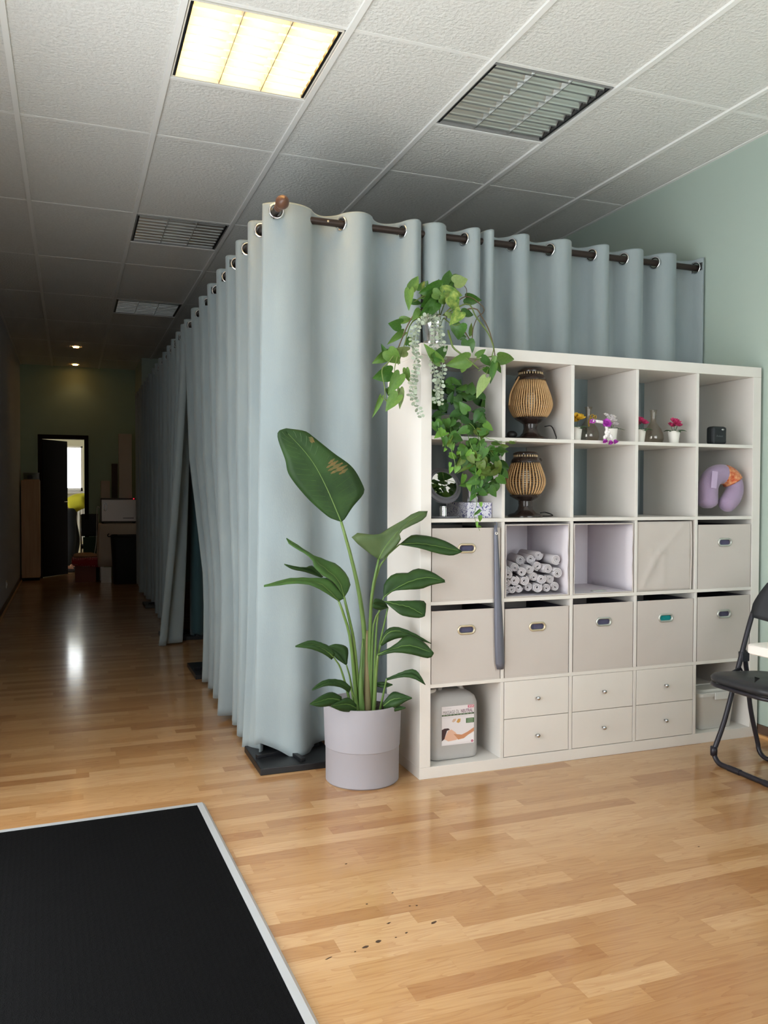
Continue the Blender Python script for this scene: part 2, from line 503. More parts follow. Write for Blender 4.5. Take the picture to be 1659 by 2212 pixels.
# louvred ceiling lights
M_louv = mat('louvre_aluminium', (205, 208, 206), 0.3, 0.85)
M_house = mat('lamp_housing', (150, 150, 148), 0.5)
M_lwhite = mat('lit_lamp_white', (236, 232, 220), 0.5)  # glow helped by colour: paler housing and blades for the lit lamp only
M_tubeon = mat('tube_lit', (255, 226, 165), 0.5, emit=((255, 208, 132), 30.0))
M_tubeoff = mat('tube_off', (235, 235, 232), 0.3)
def ceiling_light(x, y, label, lit):
    t = thing('ceiling_light', label, 'ceiling light', (x, y, H), 0, 'louvred ceiling lights')
    s, e = .022, .603
    hs = MB()
    hs.box((s, s, .10), (e, e, .104)); hs.box((s - .006, s - .006, .002), (s, e + .006, .104)); hs.box((e, s - .006, .002), (e + .006, e + .006, .104))
    hs.box((s, s - .006, .002), (e, s, .104)); hs.box((s, e, .002), (e, e + .006, .104))
    hs.build('housing', M_lwhite if lit else M_house, t)
    for q in (s, e - .012):
        bx('side_gap', (q, s, .004), (q + .012, e, .02), M_black, t)
    w = (e - s - .024) / 3
    for k in range(3):
        x0 = s + .012 + k * w
        MB().tube([(x0 + w / 2, s + .015, .078), (x0 + w / 2, e - .015, .078)], .013, 10).build('tube', M_tubeon if lit else M_tubeoff, t, smooth=False)
        # parabolic blades of this compartment
        for q in range(9):
            yy = s + (e - s) * (q + .5) / 9
            rows = []
            pr_ = ((.004, .001), (.014, .0016), (.03, .0028)) if lit else ((.004, .001), (.010, .0016), (.015, .006), (.021, .014), (.030, .023))
            for zz, h in pr_:
                rows.append([(x0 + .002, yy - h, zz), (x0 + w - .002, yy - h, zz)])
            for zz, h in pr_[::-1]:
                rows.append([(x0 + .002, yy + h, zz), (x0 + w - .002, yy + h, zz)])
            MB().grid(rows).build('louvre_blade', M_lwhite if lit else M_louv, t)
        if k:
            MB().prism([(x0 - .0015, .002), (x0 + .0015, .002), (x0 + .012, .05), (x0 - .012, .05)], s, e).build('divider', M_louv, t)
    return t
ceiling_light(.625, 0.0, 'glowing warm yellow louvred ceiling light, the only lit one', True)
ceiling_light(1.875, 0.0, 'unlit louvred ceiling light nearest the mint wall', False)
ceiling_light(.625, 2.5, 'unlit louvred ceiling light above the curtain corner, first one down the corridor', False)
ceiling_light(.625, 5.0, 'unlit louvred ceiling light deepest in the corridor', False)
for y, lb in ((7.84, 'small recessed spotlight in the dark corridor ceiling, the nearer of two'), (9.35, 'small recessed spotlight just before the far green wall')):
    t = thing('downlight', lb, 'spotlight', (.306, y, H), 0, 'corridor spotlights')
    MB().lathe([(.04, 0.003), (.052, -.001), (.052, -.004), (.036, -.005)], 24, close=True).build('trim_ring', M_chrome, t, smooth=True)
    MB().lathe([(.001, -.0035), (.036, -.0035), (.036, .003), (.001, .003)], 24).build('lens', mat('spot_lens', (255, 214, 150), .4, emit=((255, 190, 110), 30.0)), t)
    l = bpy.data.lights.new('spot_glow', 'SPOT'); l.energy = 1.2; l.color = (1, .72, .42); l.spot_size = math.radians(110); l.shadow_soft_size = .03; l.spot_blend = .6
    lo = bpy.data.objects.new('spot_glow', l); COL.objects.link(lo); lo.parent = t; lo.location = (0, 0, -.012)
# socket on the left wall
t = thing('wall_socket', 'white power socket low on the pale corridor wall', 'socket', (XL, 6.63, .23))
bx('plate', (0, -.04, -.04), (.008, .04, .04), M_white, t, .003)
MB().lathe([(.022, 0), (.022, .004), (.017, .004), (.016, -.004)], 20, cap=False, M=Matrix.Translation((.008, 0, 0)) @ Matrix.Rotation(math.pi / 2, 4, 'Y')).build('socket_ring', M_white, t)
# ================================================================== SHELVING
SX, SY, SD = 1.6063, 0.115, 0.39
CELL, DIV, FR, SWH = 0.3372, 0.016, 0.05, 1.85
PITCHC = CELL + DIV
def cx0(c): return SX + FR + c * PITCHC
def cz0(r): return FR + r * PITCHC
shelf = thing('shelf_unit', 'large white shelving unit of five by five square compartments', 'shelf', (SX, SY, 0))
bx('side_panel', (0, 0, FR), (FR, SD, SWH - FR), M_white, shelf, .0012)
bx('side_panel', (SWH - FR, 0, FR), (SWH, SD, SWH - FR), M_white, shelf, .0012)
bx('top_panel', (0, 0, SWH - FR + .0004), (SWH, SD, SWH), M_white, shelf, .0012)
bx('bottom_panel', (0, 0, 0), (SWH, SD, FR - .0004), M_white, shelf, .0012)
for r in range(1, 5):
    z = FR + r * PITCHC - DIV
    bx('shelf_board', (FR, .001, z), (SWH - FR, SD, z + DIV), M_white, shelf, .0008)
for r in range(5):
    for c in range(1, 5):
        x = FR + c * PITCHC - DIV
        bx('divider', (x, .0005, FR + r * PITCHC + .0002), (x + DIV, SD, FR + r * PITCHC + CELL - .0002), M_white, shelf, .0008)

# ---------------------------------------------------------------- fabric boxes
M_fab = mat('ivory_canvas', (201, 193, 187), 0.85, bump=(420, 0.3, 0.001), vary=(5, (196, 188, 182), 0.6))
M_fabin = mat('white_lining', (216, 210, 216), 0.85, bump=(30, 0.25, 0.004))
M_ring = mat('brass_nickel', (214, 200, 172), 0.35, .7)
M_ring2 = mat('brushed_nickel', (200, 202, 196), 0.35, .7)
def stadium(w, h, n=24):
    pts = []
    for k in range(n):
        a = 2 * math.pi * k / n + math.pi / n
        ca, sa = math.cos(a), math.sin(a)
        pts.append(((w / 2 - h / 2) * (1 if ca > 0 else -1) + h / 2 * ca, h / 2 * sa))
    return pts
def panel_with_slot(w, h, hx, hz, hw, hh, t):
    """front panel in XZ, thickness t along Y, with a rounded slot at (hx, hz)"""
    inn = stadium(hw, hh)
    n = len(inn)
    out = []
    for x, z in inn:
        dx, dz = x, z * hw / hh
        s = 1e9
        for lim, d in ((w - hx, dx), (-hx, dx), (h - hz, dz), (-hz, dz)):
            if abs(d) > 1e-9 and lim / d > 0:
                s = min(s, lim / d)
        out.append((hx + dx * s, hz + dz * s))
    cor = [(0, 0), (w, 0), (w, h), (0, h)]
    for cxy in cor:                              # snap the closest ring vertex to each corner
        k = min(range(n), key=lambda i: (out[i][0] - cxy[0]) ** 2 + (out[i][1] - cxy[1]) ** 2)
        out[k] = cxy
    inn = [(hx + x, hz + z) for x, z in inn]
    vs = [(x, 0, z) for x, z in out] + [(x, 0, z) for x, z in inn] + [(x, t, z) for x, z in out] + [(x, t, z) for x, z in inn]
    fs = []
    for i in range(n):
        j = (i + 1) % n
        fs += [(i, j, n + j, n + i), (2 * n + j, 2 * n + i, 3 * n + i, 3 * n + j), (n + i, n + j, 3 * n + j, 3 * n + i), (j, i, 2 * n + i, 2 * n + j)]
    return MB().add(vs, fs)
M_lin = mat('dark_lining', (70, 66, 76), .9)
def fabric_box(c, r, label, top, ring, inside=None, sag=0.0, dx=0.0, w=.327, dy=0.0, tilt=0.0):
    x0 = cx0(c) + (CELL - w) / 2 + dx
    t = thing('storage_box', label, 'storage box', (x0, SY + .002 + dy, cz0(r) + .0005), 0, 'fabric storage boxes in the shelving')
    h, d = top, .37
    f = panel_with_slot(w, h, w * .5, h * .72, .070, .026, .004)
    f.build('front_panel', M_fab, t, rot=(tilt, 0, 0))
    b = MB().box((0, .004, 0), (.004, d, h)).box((w - .004, .004, 0), (w, d, h)).box((.004, d - .004, 0), (w - .004, d, h)).box((.004, .004, 0), (w - .004, d - .004, .004))
    b.build('body', M_fab, t)
    bx('lining', (.004, .0045, .004), (.005, d - .005, h - .004), M_lin, t); bx('lining', (w - .005, .0045, .004), (w - .004, d - .005, h - .004), M_lin, t)
    pts = [(x + w * .5, -.001, z + h * .72) for x, z in stadium(.077, .033, 28)]
    MB().tube(pts, .005, 8, closed=True).build('handle_ring', ring, t, smooth=True)
    bx('edge_binding', (0, -.0012, 0), (w, .0, .007), M_fab, t)
    bx('edge_binding', (0, -.0012, h - .006), (w, .0, h), M_fab, t)
    if inside is not None:
        bx('contents', (.012, .009, .006), (w - .012, d - .05, h * .86), inside, t, .02)
    return t
M_cloth_dark = mat('dark_textile', (92, 90, 116), 0.9, bump=(40, .5, .01))
M_cloth_teal = mat('teal_textile', (20, 150, 150), 0.9, bump=(40, .5, .01))
fabric_box(0, 2, 'ivory fabric box with brass-rimmed slot directly below the round mirror', .312, M_ring, M_cloth_dark)
fabric_box(4, 2, 'ivory fabric box with nickel slot directly below the lilac neck pillow', .312, M_ring2, M_cloth_dark)
fabric_box(0, 1, 'ivory fabric box directly above the massage oil canister', .312, M_ring, M_cloth_dark, w=.329)
fabric_box(1, 1, 'ivory fabric box directly below the rolled towels', .305, M_ring, M_cloth_dark)
fabric_box(2, 1, 'ivory fabric box directly below the empty open box', .309, M_ring2, M_cloth_dark)
fabric_box(3, 1, 'ivory fabric box with teal textile showing in its handle slot', .309, M_ring2, M_cloth_teal)
fabric_box(4, 1, 'ivory fabric box directly above the white plastic tub', .312, M_ring2, M_cloth_dark)
# two boxes lying on their side, open to the front
def open_box(c, label, slotted):
    w, h, d = .329, .325, .365
    t = thing('open_storage_box', label, 'storage box', (cx0(c) + .004, SY + .003, cz0(2) + .0005), 0, 'fabric boxes lying open to the front')
    bx('bottom_side', (0, 0, 0), (w, d, .004), M_fabin, t)
    bx('top_side', (0, 0, h - .004), (w, d, h), M_fabin, t)
    bx('back_side', (.004, d - .004, .004), (w - .004, d, h - .004), M_fabin, t)
    for x in (0, w - .004):
        rows = []
        for i in range(9):
            z = .004 + (h - .008) * i / 8
            bow = -.006 * math.sin(math.pi * i / 8) * (1 if x else -1) * (1 - .6 * (i == 4))
            rows.append([(x + .002 + bow * (1 - j / 6), d * j / 6, z) for j in range(7)])
        MB().grid(rows).build('side_wall', M_fabin, t, smooth=True, solid=.003)
    pts = [(.003, 0, .003), (w - .003, 0, .003), (w - .003, 0, h - .003), (.003, 0, h - .003)]
    MB().tube(pts, .004, 6, closed=True).build('rim', M_fab, t)
    if slotted:
        MB().tube([(x + .18, z + .06, .0055) for x, z in stadium(.077, .033, 28)], .003, 6, closed=True).build('handle_ring', M_ring2, t, smooth=True)
    return t
open_box(1, 'white-lined fabric box lying open, filled with rolled towels', False)
open_box(2, 'empty white-lined fabric box lying open beside the towel box', True)
# box turned with its creased base to the front
t = thing('turned_storage_box', 'fabric box with creased blank underside facing out', 'storage box', (cx0(3) + .004, SY + .003, cz0(2) + .0005), 0)
w, h, d = .318, .33, .37
rows = []
for i in range(25):
    z = h * i / 24
    row = []
    for j in range(25):
        x = w * j / 24
        y = 0.0
        def ridge(ax, az, bx_, bz, hgt, wd):
            vx, vz = bx_ - ax, bz - az
            L2 = vx * vx + vz * vz
            q = max(0, min(1, ((x - ax) * vx + (z - az) * vz) / L2))
            dd = math.hypot(x - ax - q * vx, z - az - q * vz)
            return hgt * math.exp(-(dd / wd) ** 2)
        y -= ridge(.03, .03, .13, .18, .006, .012) + ridge(.13, .18, .28, .32, .003, .01) + ridge(.155, .03, .155, .19, .003, .012) + ridge(.09, .11, .085, .2, .004, .007) + ridge(0, .165, w, .165, -.002, .008) + ridge(.04, .02, .3, .045, .003, .014)
        row.append((x, y + .006, z))
    rows.append(row)
MB().grid(rows).build('underside', M_fab, t, smooth=True, solid=.002)
b = MB().box((0, .008, 0), (.004, d, h)).box((w - .004, .008, 0), (w, d, h)).box((.004, .008, 0), (w - .004, d, .004)).box((.004, .008, h - .004), (w - .004, d, h))
b.build('body', M_fab, t)
MB().tube([(w - .002, .005, .002), (w + .001, .004, h / 2), (w - .002, .005, h - .002)], .0035, 6).build('edge_binding', M_fab, t)

# ---------------------------------------------------------------- drawers
M_knob = mat('satin_steel', (200, 200, 204), 0.22, 1.0)
for c, lb in ((1, 'white two-drawer insert beside the massage oil canister'), (2, 'white two-drawer insert in the middle of the bottom row'), (3, 'white two-drawer insert beside the white plastic tub')):
    t = thing('drawer_insert', lb, 'drawers', (cx0(c) + .0015, SY, cz0(0) + .0004), 0, 'drawer inserts in the bottom row')
    w = CELL - .003
    MB().box((0, .02, 0), (.012, .37, .333)).box((w - .012, .02, 0), (w, .37, .333)).box((.012, .02, .321), (w - .012, .37, .333)).box((.012, .02, 0), (w - .012, .37, .012)).box((.012, .358, .012), (w - .012, .37, .321)).build('body', M_white, t)
    for k in range(2):
        z = .002 + k * .168
        dr = MB().box((.0015, .001, z), (w - .0015, .017, z + .1655)).build('drawer', M_white, t, bevel=.001)
        MB().lathe([(.004, 0), (.004, .008), (.0085, .011), (.0095, .016), (.007, .0205), (.001, .0215)], 20, M=Matrix.Translation((w / 2, .001, z + .083)) @ Matrix.Rotation(math.pi / 2, 4, 'X')).build('knob', M_knob, dr, smooth=True)

# ================================================================== CURTAINS
def wave(s, cr, skew=1.0):
    """cr: crossing positions; lobes alternate front (+1) / back (-1), first lobe is front"""
    if s <= cr[0][0]: return 0.0
    for k in range(len(cr) - 1):
        a, b = cr[k][0], cr[k + 1][0]
        if s <= b:
            q = math.sin(math.pi * ((s - a) / (b - a)) ** (skew if cr[k][1] > 0 else 1.0))
            q = math.copysign(abs(q) ** 0.75, q)
            return q * (1 if cr[k][1] > 0 else -1)
    return 0.0
ROD_Z = 2.46
def curtain_panel(label, group, cr, rodpt, front, name='eyelet_curtain', zbot=0.03, amp=.055, step=.008, warp=None, hem=None, seed=0, mat_=None, rings=(), ztop=2.507, rr=.024, skew=1.0, extra=(), face=None):
    """cr = [(s, sign of the lobe that follows)], rodpt(s) -> point on the rod, front = unit vector to the front side"""
    rg = random.Random(seed)
    t = thing(name, label, 'curtain', (0, 0, 0), 0, group)
    s0, s1 = cr[0][0], cr[-1][0]
    n = int((s1 - s0) / step) + 2
    ph = [rg.uniform(0, 6.28) for _ in range(6)]
    zs = [ztop - .0085 * k for k in range(12)] + [2.40, 2.30, 2.15, 1.95, 1.7, 1.45, 1.2, .95, .7, .5, .34, .2, .1, .04, 0.0]
    rows = []
    for z in zs:
        u = (ztop - z) / ztop
        row = []
        for i in range(n):
            s = s0 + (s1 - s0) * i / (n - 1)
            drift = u * (.022 * math.sin(s * 5.3 + ph[0]) + .012 * math.sin(s * 13 + ph[1] + u * 2))
            ss = min(max(s + drift * (4 * (s - s0) * (s1 - s) / (s1 - s0) ** 2), s0), s1)
            wv = wave(ss, cr, skew)
            A = amp * (1 + u * .35 * math.sin(s * 4.1 + ph[2]))
            off = wv * A + u * .012 * math.sin(s * 9 + ph[3]) + u * .006 * math.sin(s * 31 + ph[4] + 2 * u)
            p = rodpt(s) + front * off
            zb = hem(s) if hem else zbot
            p = Vector((p.x, p.y, zb + (ztop - zb) * (z / ztop)))
            if warp: p = warp(p, s, u)
            row.append(p)
        rows.append(row)
        holes = []
    for s in rings:
        holes.append(Vector((rodpt(s).x, rodpt(s).y, ROD_Z)))
    holes += [Vector(h) for h in extra]
    g = MB().grid(rows)
    g.f = [f for f in g.f if all((sum((Vector(g.v[i]) for i in f), Vector()) / 4 - h).length > .029 for h in holes)]
    g.build('fabric', mat_ or M_curt, t, smooth=True, solid=.0025)
    # header seam and hem stitch are folded edges
    for s in rings:
        i = min(range(len(cr)), key=lambda k: abs(cr[k][0] - s))
        e = .004
        a = rodpt(s - e) + front * wave(max(s - e, s0), cr, skew) * amp
        b = rodpt(s + e) + front * wave(min(s + e, s1), cr, skew) * amp
        tan = (b - a)
        if tan.length < 1e-4: tan = front
        tan.z = 0
        nrm = Vector((-tan.y, tan.x, 0)).normalized()
        q = nrm.to_track_quat('Z', 'Y').to_matrix().to_4x4()
        c = rodpt(s); c.z = ROD_Z
        if face is not None:
            q = Vector(face).to_track_quat('Z', 'Y').to_matrix().to_4x4(); c += Vector(face).normalized() * .006
        MB().lathe([(rr, -.002), (rr + .009, -.0045), (rr + .011, 0), (rr + .009, .0045), (rr, .002)], 24, close=True, M=Matrix.Translation(c) @ q).build('eyelet', M_chrome, t, smooth=True)
    return t
YR = 0.58
XRL = 1.08
def frod(s): return Vector((s, YR, ROD_Z))
FRONT = Vector((0, -1, 0))
# panel at the corner
crA = [(1.035, 1), (1.262, -1), (1.404, 1), (1.556, -1), (1.707, 1), (1.802, 1)]
def hemA(s):
    return .040 + .045 * max(0, 1 - abs(s - 1.06) / .1) - .03 * math.exp(-((s - 1.22) / .05) ** 2) + .03 * math.exp(-((s - 1.42) / .08) ** 2)
def warpA(p, s, u):
    k = max(0, 1 - (s - 1.035) / .35)
    return Vector((p.x - .035 * u * k, p.y + .02 * u * k - .05 * math.exp(-((s - 1.2) / .08) ** 2) * u ** 4, p.z))
curtain_panel('pale aqua eyelet curtain at the corner behind the potted plant', 'aqua eyelet curtains', crA, frod, FRONT, hem=hemA, warp=warpA, seed=2, rings=(1.404, 1.707), amp=.06, extra=((XRL, YR - .052, ROD_Z),))
crB = [(1.812, 1), (1.935, -1), (2.032, 1), (2.118, -1), (2.128, 1), (2.19, -1), (2.296, 1), (2.395, -1), (2.517, 1), (2.645, -1), (2.77, 1), (2.872, -1), (2.969, 1), (3.092, -1), (3.171, 1), (3.31, -1), (3.445, 1), (3.468, 1)]
curtain_panel('pale aqua eyelet curtain behind the shelving, reaching the mint wall', 'aqua eyelet curtains', crB, frod, FRONT, seed=5, rings=(2.032, 2.296, 2.517, 2.77, 2.969, 3.171, 3.445))
XRL = 1.08
def lrod(s): return Vector((XRL, s, ROD_Z))
LEFT = Vector((-1, 0, 0))
def cross(gs, end):
    cr = []
    for k, g in enumerate(gs):
        nx = gs[k + 1] if k + 1 < len(gs) else end
        cr += [(g, 1), (g + .66 * (nx - g), -1)]
    return cr + [(end, 1)]
g1 = [.81, 1.13, 1.42, 1.71, 2.06, 2.41, 2.78, 3.19]
def warp1(p, s, u):
    z = p.z
    k = 1.0
    if z < 1.45: k = .87 - .28 * min(1, (1.45 - z) / .8) ** .95
    else: k = 1 - .124 * (2.5 - z)
    if z < .3: k += .02 * (.3 - z) / .3
    y = .64 + (p.y - .64) * k
    e_ = math.exp(-((s - 3.4) / .3) ** 2)
    x = p.x - .035 * u * (1 - e_) + .03 * u * e_ + (-.07 * u ** 3) * math.exp(-((s - .75) / .12) ** 2)
    return Vector((x, y, z))
curtain_panel('pale aqua eyelet curtain lining the corridor, nearest side panel', 'aqua eyelet curtains', [(.62, -1)] + cross(g1, 3.44)[:-1], lrod, LEFT, warp=warp1, seed=8, skew=.45, amp=.052, face=(-.25, -1, 0), rings=g1, hem=lambda s: .012 + .02 * abs(math.sin(s * 3)))
g2 = [3.42, 3.70, 4.03, 4.36, 4.72, 5.07, 5.42, 5.77]
def warp2(p, s, u):
    k = max(0, 1 - (s - 3.38) / .36)
    return Vector((p.x - .11 * u ** 1.5 * max(0, 1 - (s - 3.38) / 1.4) - .03 * k * u ** 2, p.y + .22 * k * u ** 1.3, p.z))
curtain_panel('grey-aqua curtain just past the dark opening, edge hanging loose', 'aqua eyelet curtains', [(3.38, 1)] + cross(g2, 6.12)[1:], lrod, LEFT, warp=warp2, seed=11, skew=.45, amp=.052, face=(-.25, -1, 0), rings=g2[1:], zbot=.012)
g3 = [6.18, 6.5, 6.85, 7.2, 7.55, 7.88, 8.15]
curtain_panel('shaded curtain at the dark far end of the corridor', 'aqua eyelet curtains', cross(g3, 8.38), lrod, LEFT, seed=14, skew=.45, amp=.052, face=(-.25, -1, 0), rings=g3[1:], zbot=.02)
# divider curtain inside the cabin seen through the opening
crI = [(1.16 + .13 * k, 1 if k % 2 == 0 else -1) for k in range(0, 17)]
curtain_panel('teal cabin curtain, shade put into its colour, seen through the opening', None, crI, lambda s: Vector((s, 3.95, ROD_Z)), FRONT, seed=21, mat_=M_curt2, hem=lambda s: .03 + .20 * max(0, (s - 1.3)) ** 1.2 if s < 2 else .16, step=.012)
# rods
def rod(name, label, a, b, fin=None):
    t = thing(name, label, 'curtain rod', (0, 0, 0))
    a, b = Vector(a), Vector(b)
    MB().tube([a, b], .0165, 14).build('rod', M_rod, t, auto=40)
    if fin is not None:
        d = Vector(fin)
        q = d.to_track_quat('Z', 'Y').to_matrix().to_4x4()
        MB().lathe([(.019, 0), (.019, .012), (.013, .022), (.013, .03), (.022, .034), (.022, .04), (.016, .045), (.027, .062), (.030, .078), (.024, .098), (.008, .116), (.001, .118)], 20, M=Matrix.Translation(a) @ q).build('finial', mat('walnut_finial', (96, 66, 50), .35), t, smooth=True)
    return t
rod('curtain_rod', 'dark bronze curtain rod above the shelving', (1.13, YR, ROD_Z), (3.47, YR, ROD_Z))
rod('curtain_rod', 'dark curtain rod running down the corridor, with wooden finial', (XRL, .475, ROD_Z), (XRL, 8.41, ROD_Z), (0, -1, .0))
rod('curtain_rod', 'curtain rod crossing the cabin behind the dark opening', (1.12, 3.95, ROD_Z), (3.47, 3.95, ROD_Z))
MB().ball((0, 0, 0), .005).build('rod_screw', M_ring, bpy.data.objects['curtain_rod'], loc=(1.335, YR - .016, ROD_Z))
# eyelet where the corridor rod comes through the corner panel
MB().lathe([(.024, -.002), (.033, -.0045), (.035, 0), (.033, .0045), (.024, .002)], 24, close=True, M=Matrix.Translation((XRL + .002, .515, ROD_Z)) @ Matrix.Rotation(math.pi / 2, 4, 'X')).build('eyelet', M_chrome, bpy.data.objects['eyelet_curtain'], smooth=True)
# stands
def stand(x, y, sx, sy, label, px, py):
    t = thing('curtain_stand', label, 'stand', (x, y, 0), 0, 'black curtain stands')
    bx('base_plate', (0, 0, 0), (sx, sy, .03), M_black, t, .003)
    for an in (.25, 1.75):
        MB().box((-.16, -.011, .0301), (.16, .011, .045), Matrix.Translation((px, py, 0)) @ Matrix.Rotation(an, 4, 'Z')).build('foot_bar', M_black, t, bevel=.002)
    MB().tube([(px, py, .045), (px, py, ROD_Z - .05)], .014, 12).build('pole', M_black, t, auto=40)
    return t
stand(.985, .40, .36, .35, 'black square stand plate under the nearest curtain corner', .17, .19)
stand(.985, 2.36, .35, .42, 'black stand plate poking out midway along the corridor curtain', .17, .2)
stand(.93, 3.85, .36, .36, 'black stand plate in shadow by the curtain opening', .25, .02 + .12)
stand(.96, 5.9, .36, .36, 'black stand plate in the dark beneath the far corridor curtain', .2, .18)
# ================================================================== PLANTS
def leaf_mat(name, c1, c2, rough=0.4, edge=None, scale=30):
    M = mat(name, c1, rough, vary=(scale, c2, 0.8), bump=(90, .25, .002))
    b = M.node_tree.nodes['Principled BSDF']
    b.inputs['Specular IOR Level'].default_value = 0.22
    return M
M_str = leaf_mat('strelitzia_leaf', (46, 72, 34), (34, 56, 27), .5, scale=12)
M_str2 = leaf_mat('strelitzia_leaf_young', (64, 94, 44), (50, 78, 40), .5, scale=12)
M_rib = mat('leaf_midrib', (92, 120, 56), .5)
M_rib2 = mat('leaf_vein', (66, 94, 46), .5)
M_stem = mat('green_stalk', (86, 116, 58), .45, vary=(14, (112, 134, 72), .7, (1, 1, .2)))
M_sheath = mat('brownish_sheath', (132, 112, 84), .6, vary=(20, (96, 112, 62), .7, (1, 1, .2)))
M_scorch = mat('scorched_leaf_patch', (112, 88, 44), .65, vary=(60, (76, 80, 38), .9))
M_soil = mat('potting_soil', (44, 34, 26), .95, bump=(90, 1, .01))
M_pot = mat('lilac_grey_pot', (154, 151, 157), .65, bump=(500, .25, .0006))

PC = Vector((1.387, .224, 0))
plant = thing('potted_plant', 'tall bird-of-paradise plant in lilac-grey pot beside the shelving', 'plant', PC)
MB().lathe([(.150, .0), (.156, .006), (.157, .148), (.158, .150), (.160, .152), (.166, .325), (.166, .331), (.160, .331), (.155, .30), (.0, .28)][:9] + [(.150, .29), (.148, .02), (.01, .012)], 56, cap=True).build('pot', M_pot, plant, smooth=False, auto=35)
MB().lathe([(.0005, .305), (.08, .303), (.154, .296), (.154, .28), (.0005, .28)], 32, close=True).build('soil', M_soil, plant, smooth=True)

def loc(P, root): return [p - root for p in P]
def path_px(pts, n=12):
    """pts (x, y, Y) in photograph coordinates with true depth Y"""
    return resample([at(*p) for p in pts], n)
def big_leaf(Lp, Mp, Rp, y0, y1, dl, dr, material, root=PC, parent=None, n=15, cup=.012, rib=True, scorch=False):
    """outline from left edge, midrib and right edge; y0->y1 depth along the midrib, dl/dr depth offset of the edges"""
    def line(pp, off):
        pts = [Vector((x, y, 0)) for x, y in pp]
        pts = resample(pts, n)
        out = []
        for k, q in enumerate(pts):
            t = k / (n - 1)
            out.append(at(q.x, q.y, y0 + (y1 - y0) * t + off * math.sin(math.pi * min(t * 1.02, 1)) ** .8))
        return out
    A, B, C = line(Lp, dl), line(Mp, 0), line(Rp, dr)
    rows = []
    for k in range(n):
        row = []
        t = k / (n - 1)
        for q in (0, .25, .5, .75, 1):
            p = A[k].lerp(B[k], q); row.append(p)
        for q in (.25, .5, .75, 1):
            row.append(B[k].lerp(C[k], q))
        nrm = (C[k] - A[k]).cross(B[min(k + 1, n - 1)] - B[max(k - 1, 0)])
        nrm = nrm.normalized() if nrm.length > 1e-9 else Vector((0, 1, 0))
        if nrm.y > 0: nrm = -nrm
        wv = [0, .6, .8, .45, -.15, .45, .8, .6, 0]
        row = [p + nrm * (cup * w * math.sin(math.pi * t) + .0020 * math.cos(math.pi * k) * (1 - abs(j - 4) / 5) * math.sin(math.pi * t)) - root for j, (p, w) in enumerate(zip(row, wv))]
        rows.append(row)
    lf = MB().grid(rows).build('leaf', material, parent or plant, smooth=True, solid=.0012)
    if rib:
        MB().tube([r[4] - Vector((0, .0012, 0)) for r in rows[:-1]], [.0032 * (1 - .75 * k / n) for k in range(n - 1)], 5).build('midrib', M_rib, lf, smooth=True)
    if scorch:
        vn = MB()
        for i in range(3, n - 4, 2):
            for sg in (-1, 1):
                P = [rows[min(i + q, n - 1)][4 + sg * q].copy() + Vector((0, -.0011, 0)) for q in range(1, 4)]
                vn.tube(P, .0007, 4)
        vn = vn.build('lateral_veins', M_rib2, lf); vn['kind'] = 'stuff'
        for (i, a, b, wd) in ((16.6, 5.2, 7.7, .5), (17.7, 5.1, 7.5, .5), (18.8, 5.2, 7.3, .45), (19.8, 5.8, 7.2, .35), (28, 6.5, 7.7, .9), (15.6, 6.0, 7.4, .4)):
            def sp(ii, jj):
                i0, j0 = int(ii), int(jj)
                p = rows[i0][j0].lerp(rows[i0][min(j0 + 1, 8)], jj - j0); q = rows[min(i0 + 1, n - 1)][j0].lerp(rows[min(i0 + 1, n - 1)][min(j0 + 1, 8)], jj - j0)
                return p.lerp(q, ii - i0) + Vector((0, -.0018, 0))
            sub = []
            for k in range(7):
                u = k / 6
                jj = a + (b - a) * u
                ww = wd * math.sin(math.pi * (.08 + .84 * u)) * (1 + .3 * math.sin(k * 2.4))
                sub.append([sp(i - ww + u * .8, jj), sp(i + u * .8, jj), sp(i + ww + u * .8, jj)])
            MB().grid(sub).build('scorched_patch', M_scorch, lf, smooth=True)
    return lf
big_leaf([(736, 1127), (724, 1123), (706, 1114), (663, 1075), (625, 1027), (616, 993), (601, 951), (601, 932), (618, 925)],
         [(737, 1127), (709, 1061), (683, 1010), (657, 974), (618, 932)],
         [(738, 1127), (745, 1121), (762, 1095), (786, 1065), (782, 1044), (760, 1008), (720, 978), (675, 942), (658, 931), (618, 925)], .17, .22, .02, -.02, M_str, n=37, scorch=True)
big_leaf([(817, 1208), (790, 1189), (760, 1162), (768, 1151), (791, 1156), (811, 1160), (836, 1143), (870, 1124), (898, 1106), (924, 1104)],
         [(818, 1208), (833, 1180), (864, 1143), (890, 1121), (924, 1104)],
         [(819, 1209), (822, 1211), (850, 1186), (866, 1166), (866, 1148), (915, 1122), (924, 1104)], .10, .03, .04, -.03, leaf_mat('strelitzia_leaf_back', (78, 94, 60), (62, 82, 48), .5, scale=12))
big_leaf([(863, 1176), (884, 1159), (898, 1155), (935, 1160), (969, 1172), (998, 1191)], [(863, 1176), (904, 1174), (947, 1180), (998, 1191)],
         [(863, 1177), (904, 1184), (947, 1196), (978, 1200), (998, 1192)], .08, .0, .02, -.02, M_str)
big_leaf([(829, 1289), (830, 1262), (850, 1240), (884, 1237), (898, 1228), (930, 1234), (961, 1253)], [(829, 1290), (856, 1271), (890, 1254), (927, 1247), (961, 1256)],
         [(830, 1291), (850, 1277), (879, 1274), (910, 1272), (932, 1264), (962, 1258)], .10, .02, .03, -.02, M_str)
big_leaf([(830, 1299), (870, 1298), (915, 1298), (920, 1313), (918, 1330)], [(830, 1299), (856, 1305), (884, 1311), (918, 1330)],
         [(831, 1300), (853, 1319), (870, 1330), (904, 1335), (918, 1331)], .09, .01, .02, -.02, M_str)
